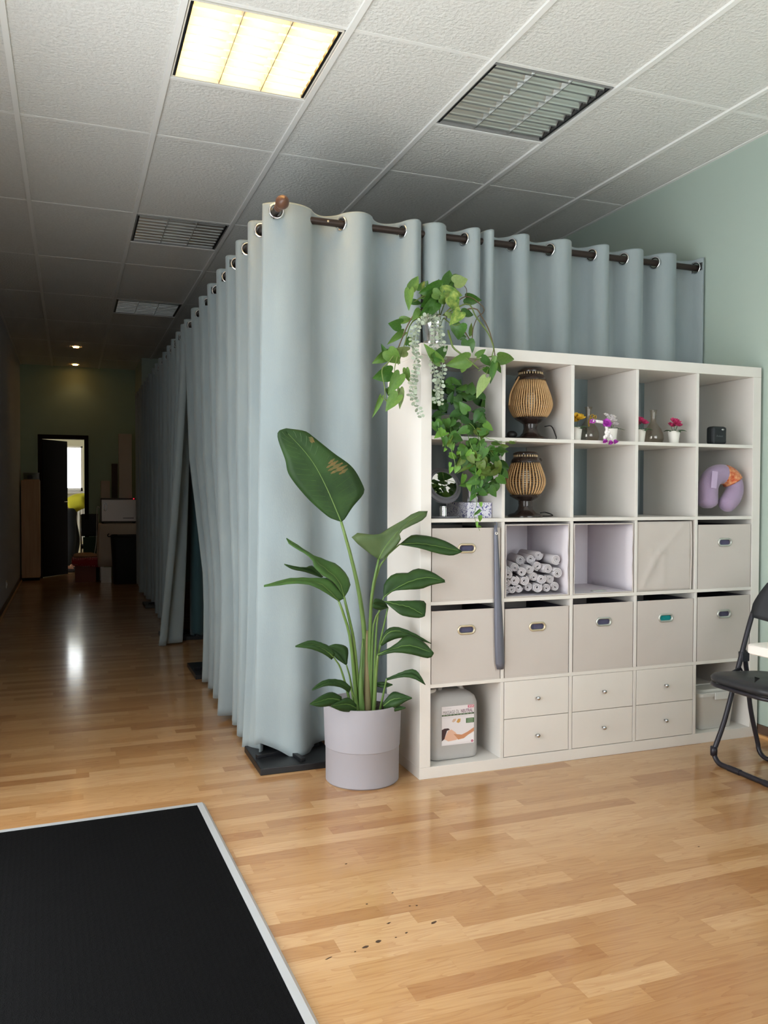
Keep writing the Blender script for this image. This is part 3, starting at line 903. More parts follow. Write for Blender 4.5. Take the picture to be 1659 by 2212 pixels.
big_leaf([(838, 1311), (827, 1297), (811, 1293), (805, 1303)], [(838, 1312), (822, 1306), (805, 1303)], [(838, 1313), (822, 1318), (806, 1313), (805, 1304)], .10, .06, 0, -.01, M_str, rib=False)
big_leaf([(822, 1390), (833, 1362), (856, 1354), (890, 1367), (932, 1390)], [(822, 1392), (835, 1370), (856, 1362), (890, 1373), (932, 1390)],
         [(824, 1396), (842, 1385), (865, 1378), (895, 1380), (932, 1391)], .14, .08, .02, -.01, M_str)
big_leaf([(815, 1412), (848, 1397), (880, 1372), (913, 1385), (937, 1410)], [(815, 1414), (848, 1402), (885, 1394), (937, 1411)],
         [(816, 1418), (850, 1410), (885, 1413), (926, 1422), (937, 1412)], .11, .02, .02, -.02, M_str)
big_leaf([(835, 1465), (864, 1455), (892, 1446), (905, 1455), (919, 1479)], [(835, 1466), (864, 1459), (893, 1455), (919, 1479)], [(836, 1470), (870, 1463), (895, 1467), (919, 1480)], .12, .03, .01, -.02, M_str, rib=False)
big_leaf([(742, 1288), (720, 1257), (697, 1243), (677, 1223), (675, 1211), (663, 1199), (643, 1187), (624, 1175), (618, 1163)], [(743, 1289), (731, 1254), (697, 1223), (669, 1201), (619, 1163)],
         [(744, 1290), (757, 1265), (748, 1240), (726, 1218), (697, 1208), (672, 1200), (643, 1178), (619, 1162)], .12, .20, -.03, .03, M_str2)
big_leaf([(731, 1299), (697, 1277), (669, 1264), (635, 1261), (601, 1265), (570, 1268)], [(732, 1299), (697, 1264), (663, 1256), (621, 1257), (570, 1266)],
         [(733, 1298), (745, 1290), (714, 1251), (686, 1251), (652, 1250), (621, 1251), (570, 1264)], .11, .12, -.03, .03, M_str2)
big_leaf([(694, 1248), (660, 1236), (632, 1230), (614, 1220)], [(697, 1247), (672, 1231), (643, 1227), (614, 1219)], [(698, 1246), (675, 1222), (655, 1227), (614, 1218)], .26, .24, 0, .01, M_str, rib=False)
big_leaf([(716, 1425), (697, 1412), (670, 1402), (638, 1398)], [(721, 1420), (703, 1405), (675, 1392), (638, 1396)], [(724, 1412), (710, 1395), (677, 1384), (660, 1386), (638, 1395)], .12, .10, -.02, .02, M_str)
big_leaf([(746, 1436), (724, 1420), (708, 1396)], [(748, 1436), (735, 1412), (708, 1396)], [(750, 1434), (751, 1400), (727, 1391), (708, 1396)], .2, .22, 0, 0, M_str, rib=False)
big_leaf([(754, 1497), (735, 1485), (705, 1482), (675, 1492)], [(757, 1490), (732, 1478), (705, 1476), (674, 1490)], [(758, 1484), (740, 1470), (713, 1468), (690, 1475), (674, 1489)], .12, .06, -.02, .02, M_str, rib=False)
big_leaf([(736, 1520), (713, 1525), (690, 1527), (669, 1522)], [(738, 1513), (713, 1509), (690, 1515), (669, 1521)], [(738, 1505), (717, 1495), (695, 1502), (669, 1520)], .12, .06, -.02, .02, M_str)
big_leaf([(769, 1538), (740, 1537), (715, 1527)], [(770, 1530), (750, 1521), (715, 1525)], [(770, 1522), (750, 1507), (715, 1524)], .12, .05, -.01, .02, M_str)
big_leaf([(827, 1518), (848, 1495), (867, 1498), (890, 1507)], [(828, 1525), (850, 1510), (890, 1508)], [(830, 1532), (855, 1528), (875, 1516), (890, 1509)], .12, .06, .02, -.02, M_str)
big_leaf([(832, 1532), (855, 1524), (876, 1528)], [(832, 1535), (855, 1529), (876, 1529)], [(832, 1539), (858, 1536), (876, 1530)], .12, .07, .01, -.01, M_str, rib=False)
big_leaf([(812, 1474), (830, 1473), (848, 1478)], [(812, 1478), (830, 1480), (848, 1479)], [(812, 1482), (830, 1486), (848, 1480)], .16, .12, 0, 0, M_str, rib=False)
def stalk(pts, r0, r1, material=M_stem, name='leaf_stalk', n=14):
    P = loc(path_px(pts, n), PC)
    MB().tube(P, [r0 + (r1 - r0) * k / (n - 1) for k in range(n)], 8).build(name, material, plant, smooth=True)
stalk([(789, 1548, .2), (789, 1400, .2), (779, 1300, .19), (760, 1210, .18), (737, 1127, .17)], .014, .006)
stalk([(797, 1548, .19), (799, 1380, .17), (804, 1280, .13), (818, 1208, .10)], .012, .005)
stalk([(801, 1548, .2), (800, 1340, .18), (808, 1265, .14), (826, 1212, .1), (863, 1176, .08)], .011, .003)
stalk([(806, 1548, .19), (814, 1350, .14), (829, 1290, .10)], .008, .003)
stalk([(800, 1548, .19), (806, 1360, .15), (818, 1325, .12), (832, 1300, .09)], .008, .003)
stalk([(808, 1548, .22), (816, 1420, .17), (838, 1312, .10)], .008, .003)
stalk([(803, 1548, .22), (816, 1430, .18), (822, 1393, .14)], .008, .003)
stalk([(806, 1548, .17), (813, 1450, .13), (816, 1415, .11)], .009, .004)
stalk([(818, 1548, .18), (828, 1500, .14), (835, 1466, .12)], .007, .003)
stalk([(778, 1548, .2), (766, 1400, .16), (755, 1340, .14), (743, 1289, .12)], .010, .005)
stalk([(772, 1548, .19), (758, 1390, .15), (743, 1330, .13), (732, 1299, .11)], .009, .005)
stalk([(764, 1548, .2), (738, 1450, .15), (721, 1420, .12)], .007, .003)
stalk([(768, 1548, .22), (757, 1470, .21), (748, 1436, .2)], .007, .003)
stalk([(776, 1548, .17), (770, 1515, .14), (757, 1490, .12)], .007, .003)
stalk([(793, 1550, .185), (793, 1450, .185), (794, 1362, .19)], .019, .007, M_sheath, 'sheath')
stalk([(783, 1550, .175), (779, 1470, .17), (784, 1380, .19)], .014, .004, M_stem, 'sheath')

# ---------------------------------------------------------------- small heart leaves
def heart_mesh(name, material, kind=0):
    """heart leaf, base at origin, tip at +Y 1, normal +Z, half-width .5"""
    rg = random.Random(kind)
    prof = [(0, .02), (-.10, .14), (-.11, .30), (-.03, .42), (.15, .49), (.36, .46), (.58, .36), (.78, .2), (.92, .08), (1.0, .0)]
    rows = []
    bend = (.10, .22, .35)[kind % 3]
    for t, w in prof:
        z = -bend * max(t, 0) ** 2
        fold = .22 + .1 * rg.random()
        rows.append([(-w, t, z + fold * w), (-w * .5, max(t, t * .5 if t < 0 else t), z + fold * w * .4), (0, max(t, 0) if t < .2 else t, z), (w * .5, max(t, t * .5 if t < 0 else t), z + fold * w * .4), (w, t, z + fold * w)])
    me = MB().grid(rows).mesh(name, True)
    me.materials.append(material)
    return me
def var_mat(name, c1, c2, thr=.62):
    return mat(name, c1, .38, vary=(7, c2, 1.0))
M_po = [mat('pothos_leaf_deep', (50, 90, 30), .4, vary=(9, (66, 108, 38), .8)), mat('pothos_leaf_mid', (80, 116, 48), .42, vary=(7, (98, 130, 58), .8)), mat('pothos_leaf_pale', (122, 146, 84), .45, vary=(7, (140, 158, 100), .8)), mat('pothos_leaf_variegated', (74, 120, 46), .4, vary=(3.2, (170, 184, 92), .9))]
PO = [[heart_mesh('pothos_leaf', m_, k) for k in range(3)] for m_ in M_po]
def leaf_matrix(b, tip, w, L, tilt, roll, root):
    d = (tip - b)
    d.normalize()
    view = (CAM - b).normalized()
    nrm = (view - d * view.dot(d)).normalized()
    nrm = Quaternion(d, roll) @ nrm
    side = d.cross(nrm).normalized()
    nrm = side.cross(d)
    R = Matrix((side, d, nrm)).transposed().to_4x4()
    R.translation = b - root
    return R @ Matrix.Diagonal((w, L, (w + L) / 2, 1))
def heart(parent, root, meshes, bx_, by, tx, ty, wpx, Y, roll=0.0, dy=0.0, name='leaf', kind=0):
    b = at(bx_, by, Y); tip = at(tx, ty, Y + dy)
    L = (tip - b).length
    sc = (b - CAM).dot(_f) / FPX
    share(name, meshes[kind % len(meshes)], parent, leaf_matrix(b, tip, wpx * sc, L, 0, roll, root))
rg = random.Random(12)
PPOS = at(938, 748, .20); PPOS.z = 1.85
pothos = thing('trailing_pothos', 'trailing pothos in a shiny silver pot on top of the shelving', 'plant', PPOS)
M_silver = mat('polished_silver', (205, 205, 208), .18, 1.0)
MB().lathe([(.040, 0), (.043, .004), (.045, .02), (.048, .022), (.048, .027), (.046, .03), (.052, .10), (.055, .125), (.057, .128), (.054, .128), (.049, .10), (.04, .02), (.001, .015)], 40).build('pot', M_silver, pothos, smooth=False, auto=40)
MB().lathe([(.0005, .115), (.05, .113), (.05, .10), (.0005, .10)], 24, close=True).build('soil', M_soil, pothos)
def z1(x, y): return 800 + x / 5.184, 560 + y / 5.184
def z2(x, y): return 800 + x / 5.184, 720 + y / 5.184
POTHOS1 = [(450, 345, 540, 180, 100, .17, 1), (440, 340, 425, 560, 90, .16, 1), (560, 350, 590, 235, 90, .2, 0), (790, 310, 545, 385, 150, .13, 0), (850, 290, 900, 110, 120, .2, 0), (930, 230, 1010, 165, 80, .22, 1), (940, 270, 1095, 215, 140, .17, 2), (800, 370, 1060, 390, 130, .13, 3), (880, 420, 1020, 570, 160, .10, 3), (720, 400, 570, 540, 150, .14, 0), (740, 480, 560, 640, 130, .13, 0), (1070, 430, 1240, 480, 120, .2, 0), (1030, 600, 1165, 620, 90, .17, 0), (1010, 590, 900, 720, 120, .10, 3), (1010, 720, 950, 890, 190, .09, 0), (340, 730, 205, 725, 130, .18, 0), (340, 690, 470, 660, 80, .18, 1), (560, 580, 480, 660, 90, .15, 1), (370, 820, 190, 950, 70, .2, 1), (1130, 850, 1125, 700, 45, .22, 1), (1090, 910, 1105, 1110, 130, .12, 0), (1000, 870, 1080, 870, 60, .15, 0), (780, 1150, 605, 960, 100, .06, 1), (710, 1110, 915, 955, 110, .05, 0), (180, 1110, 125, 940, 70, .18, 0), (200, 1060, 35, 1165, 110, .2, 1), (200, 1020, 330, 1190, 150, .14, 1), (410, 1030, 235, 1020, 110, .16, 2), (1100, 1120, 860, 1190, 150, .06, 1), (1425, 1090, 1630, 1150, 130, .06, 1), (1245, 1110, 1375, 1190, 90, .05, 0), (1190, 1085, 1300, 1000, 60, .07, 1), (460, 480, 590, 490, 60, .2, 0), (650, 400, 560, 440, 70, .22, 1), (700, 380, 830, 430, 110, .12, 1), (780, 440, 860, 500, 80, .11, 1), (620, 300, 640, 240, 70, .24, 0), (420, 960, 450, 830, 60, .22, 0), (860, 640, 930, 590, 80, .12, 2), (700, 560, 640, 640, 70, .12, 0), (770, 250, 790, 230, 40, .24, 1), (900, 330, 990, 300, 120, .2, 0)]
POTHOS2 = [(240, 430, 25, 510, 160, .16, 0), (330, 460, 210, 675, 130, .12, 1), (400, 395, 430, 560, 70, .13, 1), (330, 620, 335, 850, 80, .13, 2), (310, 690, 170, 860, 130, .11, 1), (120, 710, 40, 935, 55, .14, 1), (190, 620, 235, 740, 60, .15, 1), (1290, 380, 1360, 480, 75, .06, 0), (1390, 340, 1345, 545, 75, .05, 0), (1400, 330, 1468, 450, 60, .05, 0), (1300, 500, 1180, 715, 110, .06, 2), (1040, 380, 1030, 440, 70, .07, 1), (1390, 260, 1370, 370, 50, .05, 1)]
for k, (a, b, c, d, w, Y, mi) in enumerate(POTHOS1):
    heart(pothos, PPOS, PO[mi], *z1(a, b), *z1(c, d), w / 5.184 * 1.25, Y, rg.uniform(-.55, .55), rg.uniform(-.03, .02), kind=k)
for k, (a, b, c, d, w, Y, mi) in enumerate(POTHOS2):
    heart(pothos, PPOS, PO[mi], *z2(a, b), *z2(c, d), w / 5.184 * 1.2, Y, rg.uniform(-.5, .5), rg.uniform(-.02, .02), kind=k)
M_vine = mat('pothos_vine', (104, 124, 62), .5)
M_vineb = mat('pothos_vine_brown', (98, 82, 60), .6)
def vine(conv, pts, r, material, parent, root, name='vine'):
    P = loc(path_px([(*conv(p[0], p[1]), p[2]) for p in pts], 4 * len(pts)), root)
    return MB().tube(P, [r * (1 - .4 * k / len(P)) for k in range(len(P))], 5).build(name, material, parent, smooth=True)
for pts, r, m_ in [([(760, 640, .2), (640, 420, .17), (480, 480, .16)], .0035, M_vine), ([(740, 650, .2), (560, 560, .16), (440, 700, .16), (350, 900, .17), (310, 1000, .17)], .004, M_vineb), ([(740, 640, .2), (480, 690, .17), (380, 960, .15), (310, 1180, .14)], .0035, M_vine), ([(800, 640, .2), (1060, 420, .19), (1250, 520, .18), (1270, 590, .18), (1200, 650, .18), (1150, 780, .18), (1140, 930, .16)], .003, M_vineb), ([(800, 650, .2), (1080, 500, .18), (1180, 640, .16), (1300, 800, .12), (1350, 900, .10), (1380, 1000, .07), (1360, 1090, .06)], .004, M_vine), ([(820, 650, .2), (1150, 550, .17), (1250, 650, .15), (1330, 800, .12), (1380, 980, .08), (1395, 1080, .06)], .0035, M_vineb), ([(870, 800, .12), (900, 900, .09), (930, 990, .08), (1040, 1080, .06), (1210, 1225, .06)], .005, M_vine), ([(1070, 430, .19), (1075, 330, .18), (1000, 250, .17)], .002, M_vineb), ([(780, 640, .2), (850, 420, .19), (850, 290, .2)], .003, M_vine), ([(770, 640, .2), (790, 420, .16), (790, 310, .13)], .003, M_vine), ([(1360, 1090, .06), (1200, 1120, .06), (1150, 1165, .06)], .003, M_vine), ([(1390, 1080, .06), (1425, 1090, .06)], .002, M_vine), ([(760, 640, .2), (600, 400, .18), (560, 350, .2)], .003, M_vine), ([(1050, 800, .17), (1110, 900, .15), (1110, 930, .13)], .003, M_vineb), ([(780, 640, .18), (700, 560, .14), (720, 480, .13)], .003, M_vine), ([(800, 640, .18), (900, 560, .12), (1010, 590, .10)], .003, M_vine), ([(800, 640, .16), (930, 740, .11), (1010, 720, .09)], .003, M_vine)]:
    vine(z1, pts, r, m_, pothos, PPOS)
for pts, r, m_ in [([(310, 180, .14), (200, 330, .15), (130, 410, .15), (160, 600, .14), (170, 720, .13), (210, 790, .12)], .003, M_vine), ([(310, 230, .14), (270, 420, .13), (330, 460, .12)], .0025, M_vine), ([(240, 640, .13), (330, 500, .12), (400, 395, .13)], .0025, M_vine), ([(210, 790, .12), (150, 730, .13), (120, 705, .14)], .0025, M_vine), ([(210, 790, .12), (310, 690, .11), (330, 620, .13)], .0025, M_vine), ([(1210, 420, .06), (1290, 380, .06)], .002, M_vine), ([(1370, 260, .06), (1290, 480, .06)], .002, M_vine)]:
    vine(z2, pts, r, m_, pothos, PPOS)

# dusty eucalyptus strands: silk garland hung over the pot
euc = thing('eucalyptus_garland', 'dusty grey-green eucalyptus strands hanging over the shelf corner', 'garland', PPOS + Vector((0, -.06, 0)))
ER = PPOS + Vector((0, -.06, 0))
M_euc = mat('dusty_eucalyptus', (168, 178, 158), .7, vary=(30, (142, 156, 136), .8))
def strand(px, dens=11):
    P = path_px(px, 40)
    o = MB().tube(loc(P, ER), .0013, 4).build('strand', M_euc, euc)
    lf = MB()
    total = sum((P[k + 1] - P[k]).length for k in range(39))
    n = int(total / .0155)
    for k in range(n):
        f_ = k / max(n - 1, 1) * 38.9
        i = int(f_); c = P[i].lerp(P[i + 1], f_ - i)
        tan = (P[i + 1] - P[i]).normalized()
        view = (CAM - c).normalized()
        for s in (-1, 1):
            a = rg.uniform(-.9, .9) + (0 if k % 2 else .7)
            side = (tan.cross(view).normalized() * math.cos(a) + view * math.sin(a)) * s + tan * .25
            side.normalize()
            r = rg.uniform(.0065, .0105)
            nr = Quaternion(side, rg.uniform(-.9, .9)) @ (view - side * view.dot(side)).normalized()
            w = side.cross(nr)
            vs = [c + side * .002 + side * r * (1 - math.cos(q)) + w * r * .85 * math.sin(q) + nr * r * .25 * math.sin(q / 2) for q in [2 * math.pi * j / 8 for j in range(8)]]
            lf.add(loc(vs, ER), [tuple(range(8))])
    l = lf.build('strand_leaves', M_euc, o); l['kind'] = 'stuff'
def zz(c, pts): return [(*c(p[0], p[1]), p[2]) for p in pts]
strand(zz(z1, [(740, 640, .14), (620, 650, .10), (540, 720, .09), (510, 880, .085), (500, 1060, .085), (520, 1200, .085)]) + zz(z2, [(500, 420, .085), (470, 600, .085), (490, 740, .085), (520, 800, .085), (570, 925, .085)]))
strand(zz(z1, [(740, 640, .14), (580, 690, .11), (480, 800, .10), (480, 960, .09), (540, 1100, .088)]) + zz(z2, [(520, 380, .088), (480, 600, .088), (450, 730, .088)]))
strand(zz(z1, [(740, 640, .14), (740, 660, .11), (775, 760, .09), (795, 920, .08)]) + zz(z2, [(800, 200, .075), (810, 420, .075), (790, 560, .075), (770, 660, .075), (790, 790, .075)]))
strand(zz(z1, [(740, 640, .14), (700, 620, .12), (715, 720, .09), (715, 900, .08)]) + zz(z2, [(700, 250, .075), (715, 420, .075), (750, 540, .075), (735, 660, .075), (740, 770, .075)]))


# ---------------------------------------------------------------- ivy in the upper shelf compartment
IP = Vector((1.83, .30, cz0(4)))
ivy = thing('hanging_ivy', 'leafy green ivy spilling out of the top shelf compartment', 'plant', IP)
MB().lathe([(.045, 0), (.048, .004), (.062, .10), (.064, .104), (.06, .104), (.056, .09), (.044, .01), (.001, .008)], 32).build('pot', M_white, ivy, auto=40)
MB().lathe([(.0005, .09), (.057, .088), (.057, .078), (.0005, .078)], 24, close=True).build('soil', M_soil, ivy)
bx('saucer', (-.075, -.075, -.0), (.075, .075, -.0 + .0005), M_white, ivy)
M_iv = [mat('ivy_leaf_dark', (38, 76, 28), .5, vary=(12, (50, 90, 32), .8)), mat('ivy_leaf_mid', (58, 100, 36), .5, vary=(12, (74, 116, 44), .8)), mat('ivy_leaf_bright', (96, 142, 50), .5, vary=(12, (112, 156, 64), .8)), mat('ivy_leaf_olive', (88, 108, 38), .5, vary=(12, (70, 92, 32), .8))]
IV = [[heart_mesh('ivy_leaf', m_, k) for k in range(3)] for m_ in M_iv]
def z3(x, y): return 920 + x / 5.925, 920 + y / 5.925
BR = [(590, 330, 490, 435, 100, .05, 2), (690, 400, 570, 425, 85, .05, 2), (705, 490, 848, 520, 95, .05, 2), (705, 570, 635, 662, 85, .05, 2), (720, 640, 735, 715, 60, .05, 2), (820, 640, 755, 730, 90, .06, 0), (780, 740, 710, 840, 90, .06, 0), (630, 770, 600, 895, 95, .06, 0), (915, 460, 955, 622, 95, .05, 3), (960, 260, 1068, 265, 65, .05, 3), (1070, 205, 1168, 225, 40, .05, 3), (870, 280, 740, 300, 65, .06, 1), (255, 290, 230, 330, 40, .06, 2), (300, 370, 420, 420, 80, .07, 2), (420, 330, 400, 385, 55, .06, 2), (310, 470, 300, 540, 45, .06, 2), (330, 530, 305, 605, 60, .06, 2), (600, 170, 640, 265, 90, .06, 1), (700, 980, 710, 1045, 45, .05, 2), (690, 1075, 610, 1155, 45, .05, 1), (690, 1150, 700, 1235, 60, .05, 2), (655, 1230, 655, 1310, 35, .05, 2), (665, 1275, 720, 1300, 25, .05, 2), (680, 90, 835, 40, 110, .07, 1), (600, 500, 400, 600, 70, .07, 3), (560, 480, 470, 520, 80, .07, 1), (770, 400, 830, 470, 70, .07, 1), (640, 700, 680, 760, 60, .06, 1)]
for k, (a, b, c, d, w, Y, mi) in enumerate(BR):
    heart(ivy, IP, IV[mi], *z3(a, b), *z3(c, d), w / 5.925 * 1.05, Y, rg.uniform(-.5, .5), rg.uniform(-.015, .015), kind=k)
POLY = [(945, 840), (975, 822), (1012, 828), (1042, 862), (1048, 900), (1064, 940), (1088, 965), (1092, 1000), (1084, 1030), (1060, 1058), (1032, 1074), (1012, 1042), (988, 1010), (968, 962), (946, 932), (932, 905)]
def inside(x, y):
    c = False
    j = len(POLY) - 1
    for i in range(len(POLY)):
        (xi, yi), (xj, yj) = POLY[i], POLY[j]
        if (yi > y) != (yj > y) and x < (xj - xi) * (y - yi) / (yj - yi) + xi: c = not c
        j = i
    return c
cnt = 0
while cnt < 150:
    x, y = rg.uniform(930, 1095), rg.uniform(820, 1075)
    if not inside(x, y): continue
    a = rg.uniform(0, 6.28) if y < 900 else rg.uniform(.2, 2.9)
    L = rg.uniform(18, 28)
    if y > 925: Y = rg.uniform(.045, .10)
    elif y > 880: Y = rg.uniform(.09, .22)
    else: Y = rg.uniform(.14, .32)
    if y < 960 and x > 1078: continue
    mi = rg.choice((0, 0, 1, 1) if y < 900 else (0, 1, 1, 2, 3)) if Y > .07 else rg.choice((0, 1, 1, 3))
    heart(ivy, IP, IV[mi], x, y, x + L * math.cos(a), y + L * math.sin(a), L * rg.uniform(.75, .95), Y, rg.uniform(-.9, .9), rg.uniform(-.012, .012), kind=cnt)
    cnt += 1
M_ivs = mat('ivy_stem', (112, 142, 70), .5)
for pts in [[(300, 0, .2), (320, 100, .09), (320, 280, .06), (370, 460, .06), (370, 600, .06)], [(430, -100, .2), (600, 0, .1), (680, 170, .07), (710, 350, .055), (720, 500, .055), (735, 610, .055), (720, 700, .055)], [(500, -50, .2), (560, 200, .07), (640, 420, .06), (640, 640, .055), (640, 900, .052), (650, 1000, .05), (620, 1130, .05), (640, 1230, .05), (690, 1340, .05)], [(600, -60, .2), (760, 140, .07), (880, 180, .055), (980, 210, .05), (1160, 190, .045)], [(560, -60, .2), (760, 240, .07), (900, 420, .055), (920, 460, .05)], [(450, -40, .2), (440, 240, .07), (450, 480, .06), (430, 530, .06)], [(560, 0, .15), (700, 420, .07), (780, 580, .06), (740, 740, .06)]]:
    vine(z3, pts, .0018, M_ivs, ivy, IP, 'stem')
# ================================================================== THINGS ON THE SHELVES
# ---------------------------------------------------------------- rattan table lamps
M_ebony = mat('dark_lacquered_wood', (40, 30, 27), .25, vary=(20, (56, 42, 36), .6), coat=.4)
M_ratt = mat('rattan', (206, 168, 120), .6, vary=(40, (186, 146, 98), .7))
M_ratti = mat('rattan_inner', (150, 110, 66), .7)
M_cord = mat('black_cord', (26, 24, 25), .45)
def basket_lamp(pos, label, hbase, rbase, zsh0, zsh1, prof, nrib, rrib, ztop, handle):
    t = thing('table_lamp', label, 'lamp', pos, 0, 'rattan table lamps')
    k = hbase
    MB().lathe([(rbase, 0), (rbase, .006), (rbase * .94, .012), (rbase * .62, .020), (rbase * .44, .035), (rbase * .38, .055), (rbase * .40, .075), (rbase * .62, k - .018), (rbase * .86, k - .006), (rbase * .9, k), (.01, k)], 36).build('base', M_ebony, t, auto=35)
    # ribs: one bent cane, copied round the axis
    path = [(r, 0, zsh0 + (zsh1 - zsh0) * u) for u, r in prof]
    rib = MB().tube(resample(path, 12), rrib, 5).mesh('rib', True); rib.materials.append(M_ratt)
    for q in range(nrib):
        share('rib', rib, t, rot=(0, 0, 2 * math.pi * q / nrib))
    inner = [(r - rrib * 2.2 - (.012 if nrib < 50 else .001), zsh0 + (zsh1 - zsh0) * u) for u, r in prof]
    hoops = MB()
    P = resample([(r, 0, z) for r, z in inner], 17)
    for p in P[1:-1]:
        hoops.tube([(p.x * math.cos(a), p.x * math.sin(a), p.z) for a in [2 * math.pi * j / 32 for j in range(32)]], .0017, 4, closed=True)
    h = hoops.build('woven_hoops', M_ratt if nrib > 50 else M_ratti, t); h['kind'] = 'stuff'
    r1 = prof[-1][1]
    MB().lathe([(r1 + .008, zsh1 - .002), (r1 + .008, zsh1 + .004), (r1 - .004, zsh1 + .022), (r1 - .006, zsh1 + .024), (r1 - .006, zsh1 + .003)], 36, close=True).build('lower_collar', M_ebony, t, auto=35)
    peg = MB().tube([(r1 - .008, 0, zsh1 + .02), (r1 - .010, 0, zsh1 + .036)], .0028, 5).mesh('peg'); peg.materials.append(mat('bone_peg', (214, 190, 150), .5))
    for q in range(26):
        share('peg', peg, t, rot=(0, 0, 2 * math.pi * q / 26))
    MB().lathe([(r1 - .004, zsh1 + .034), (r1 - .003, zsh1 + .040), (r1 - .010, zsh1 + .046), (r1 - .012, ztop), (r1 - .018, ztop + .003), (.012, ztop + .003), (.012, zsh1 + .034)], 36, close=True).build('top_cap', M_ebony, t, auto=35)
    MB().lathe([(.010, k), (.010, k + .05), (.022, k + .07), (.026, k + .09), (.018, k + .115), (.001, k + .12)], 16).build('bulb', mat('bulb_glass', (230, 226, 214), .3), t, smooth=True)
    if handle:
        for s in (-1,):
            MB().tube(resample([(-(r1 + .004), -.01, zsh1 + .012), (-.108, -.01, zsh1 - .06), (-.118, -.01, zsh1 - .12)], 10), .004, 6).build('carry_handle', M_ratt, t, smooth=True)
    else:
        MB().ball((r1 + .018, 0, zsh1 + .012), .008).build('side_knob', M_ebony, t, smooth=True)
    return t
L1 = Vector((2.215, .25, cz0(4)))
basket_lamp(L1, 'rattan basket lamp on the top row, densely ribbed, with tilted cane handle', .105, .082, .105, .278,
            [(0, .070), (.1, .085), (.3, .099), (.45, .097), (.7, .084), (1, .063)], 52, .0034, .326, True)
L2 = Vector((2.185, .24, cz0(3)))
basket_lamp(L2, 'rattan basket lamp with widely spaced canes on the second row', .102, .080, .102, .252,
            [(0, .058), (.12, .076), (.35, .090), (.55, .087), (.8, .074), (1, .061)], 34, .0032, .298, False)
for P, a in ((L1, [(.04, -.06, .062), (.10, -.02, .068), (.128, -.01, .03), (.122, -.02, .004), (.08, .06, .003), (-.06, .09, .003)]), (L2, [(.05, -.05, .02), (.09, -.03, .022), (.135, -.02, .008), (.12, .02, .003), (.05, .09, .003)])):
    lampo = [o for o in bpy.data.objects if o.name.startswith('table_lamp') and (Vector(o.location) - P).length < 1e-4][0]
    MB().tube(resample(a, 24), .0028, 6).build('cord', M_cord, lampo, smooth=True)
lampo = bpy.data.objects['table_lamp']
MB().ball((-.085, .02, .026), (.026, .02, .018)).ball((-.12, .02, .01), (.02, .012, .008)).build('plug', M_cord, lampo, smooth=True)

# ---------------------------------------------------------------- flower pots, carafes
M_porc = mat('white_porcelain', (232, 228, 220), .25)
M_fleaf = mat('artificial_leaf', (66, 92, 62), .5, vary=(30, (88, 112, 80), .7))
def petal_me(name, rgb, rgb2):
    rows = []
    for i in range(5):
        u = i / 4
        w = .5 * math.sin(math.pi * (.15 + .8 * u)) ** .7
        rows.append([(-w, u, .25 * u * u + .12), (0, u, .25 * u * u), (w, u, .25 * u * u + .12)])
    me = MB().grid(rows).mesh(name, True); me.materials.append(mat(name + '_' + str(rgb[0]) + '_' + str(rgb[2]), rgb, .6, vary=(60, rgb2, .8)))
    return me
def flower(t, c, r, me, n=6, layers=2, up=(0, -.5, .8), seed=0):
    rg_ = random.Random(seed)
    q = Vector(up).normalized().to_track_quat('Z', 'Y').to_matrix().to_4x4()
    f = MB()
    T = Matrix.Translation(c)
    for l in range(layers):
        for k in range(n - l):
            a = 2 * math.pi * k / (n - l) + l * .5 + rg_.uniform(-.1, .1)
            M_ = T @ q @ Matrix.Rotation(a, 4, 'Z') @ Matrix.Rotation(.25 + l * .55, 4, 'X') @ Matrix.Diagonal((r * (1 - l * .25), r * (1 - l * .28), r, 1))
            f.add([v.co for v in me.vertices], [tuple(p.vertices) for p in me.polygons], M_)
    return f.build('flower', me.materials[0], t, smooth=True)
def flower_pot(pos, label, me, spots, rr, hh, leaves, group='small potted artificial flowers'):
    t = thing('flower_pot', label, 'flower pot', pos, 0, group)
    MB().lathe([(rr * .74, 0), (rr * .77, .002), (rr, hh), (rr * .93, hh), (rr * .9, hh - .006), (rr * .7, .004), (.001, .003)], 28).build('pot', M_porc, t, auto=40)
    MB().lathe([(.0005, hh - .006), (rr * .89, hh - .007), (rr * .88, hh - .012), (.0005, hh - .012)], 20, close=True).build('moss', M_fleaf, t)
    for k, (a, l, w, e) in enumerate(leaves):
        d = Vector((math.cos(a), math.sin(a), e)); s = Vector((-math.sin(a), math.cos(a), 0))
        rows = []
        for i in range(6):
            u = i / 5
            c = Vector((0, 0, hh - .006)) + d * l * u + Vector((0, 0, -.02 * u * u))
            ww = w * math.sin(math.pi * min(.08 + .92 * u, 1)) ** .8
            rows.append([c - s * ww + Vector((0, 0, ww * .3)), c, c + s * ww + Vector((0, 0, ww * .3))])
        MB().grid(rows).build('leaf', M_fleaf, t, smooth=True, solid=.0006)
    for k, (x, y, z, r) in enumerate(spots):
        MB().tube([(x * .3, y * .3, hh - .006), (x, y, z)], .0012, 5).build('flower_stem', M_fleaf, t)
        flower(t, (x, y, z), r * 1.3, me, seed=k)
    return t
ZS = cz0(4)
LV = [(-2.6, .055, .014, .35), (-1.6, .05, .016, .3), (-.6, .06, .014, .4), (.4, .05, .014, .5), (2.2, .05, .014, .5)]
pm_y = petal_me('yellow_petal', (222, 172, 40), (240, 200, 70)); pm_w = petal_me('white_petal', (236, 232, 226), (220, 206, 214)); pm_p = petal_me('pink_petal', (190, 40, 96), (224, 88, 140))
flower_pot((2.405, .165, ZS), 'white pot of yellow flower at the end of the flower row', pm_y, [(.004, -.012, .098, .026), (-.012, .0, .088, .022)], .029, .06, LV)
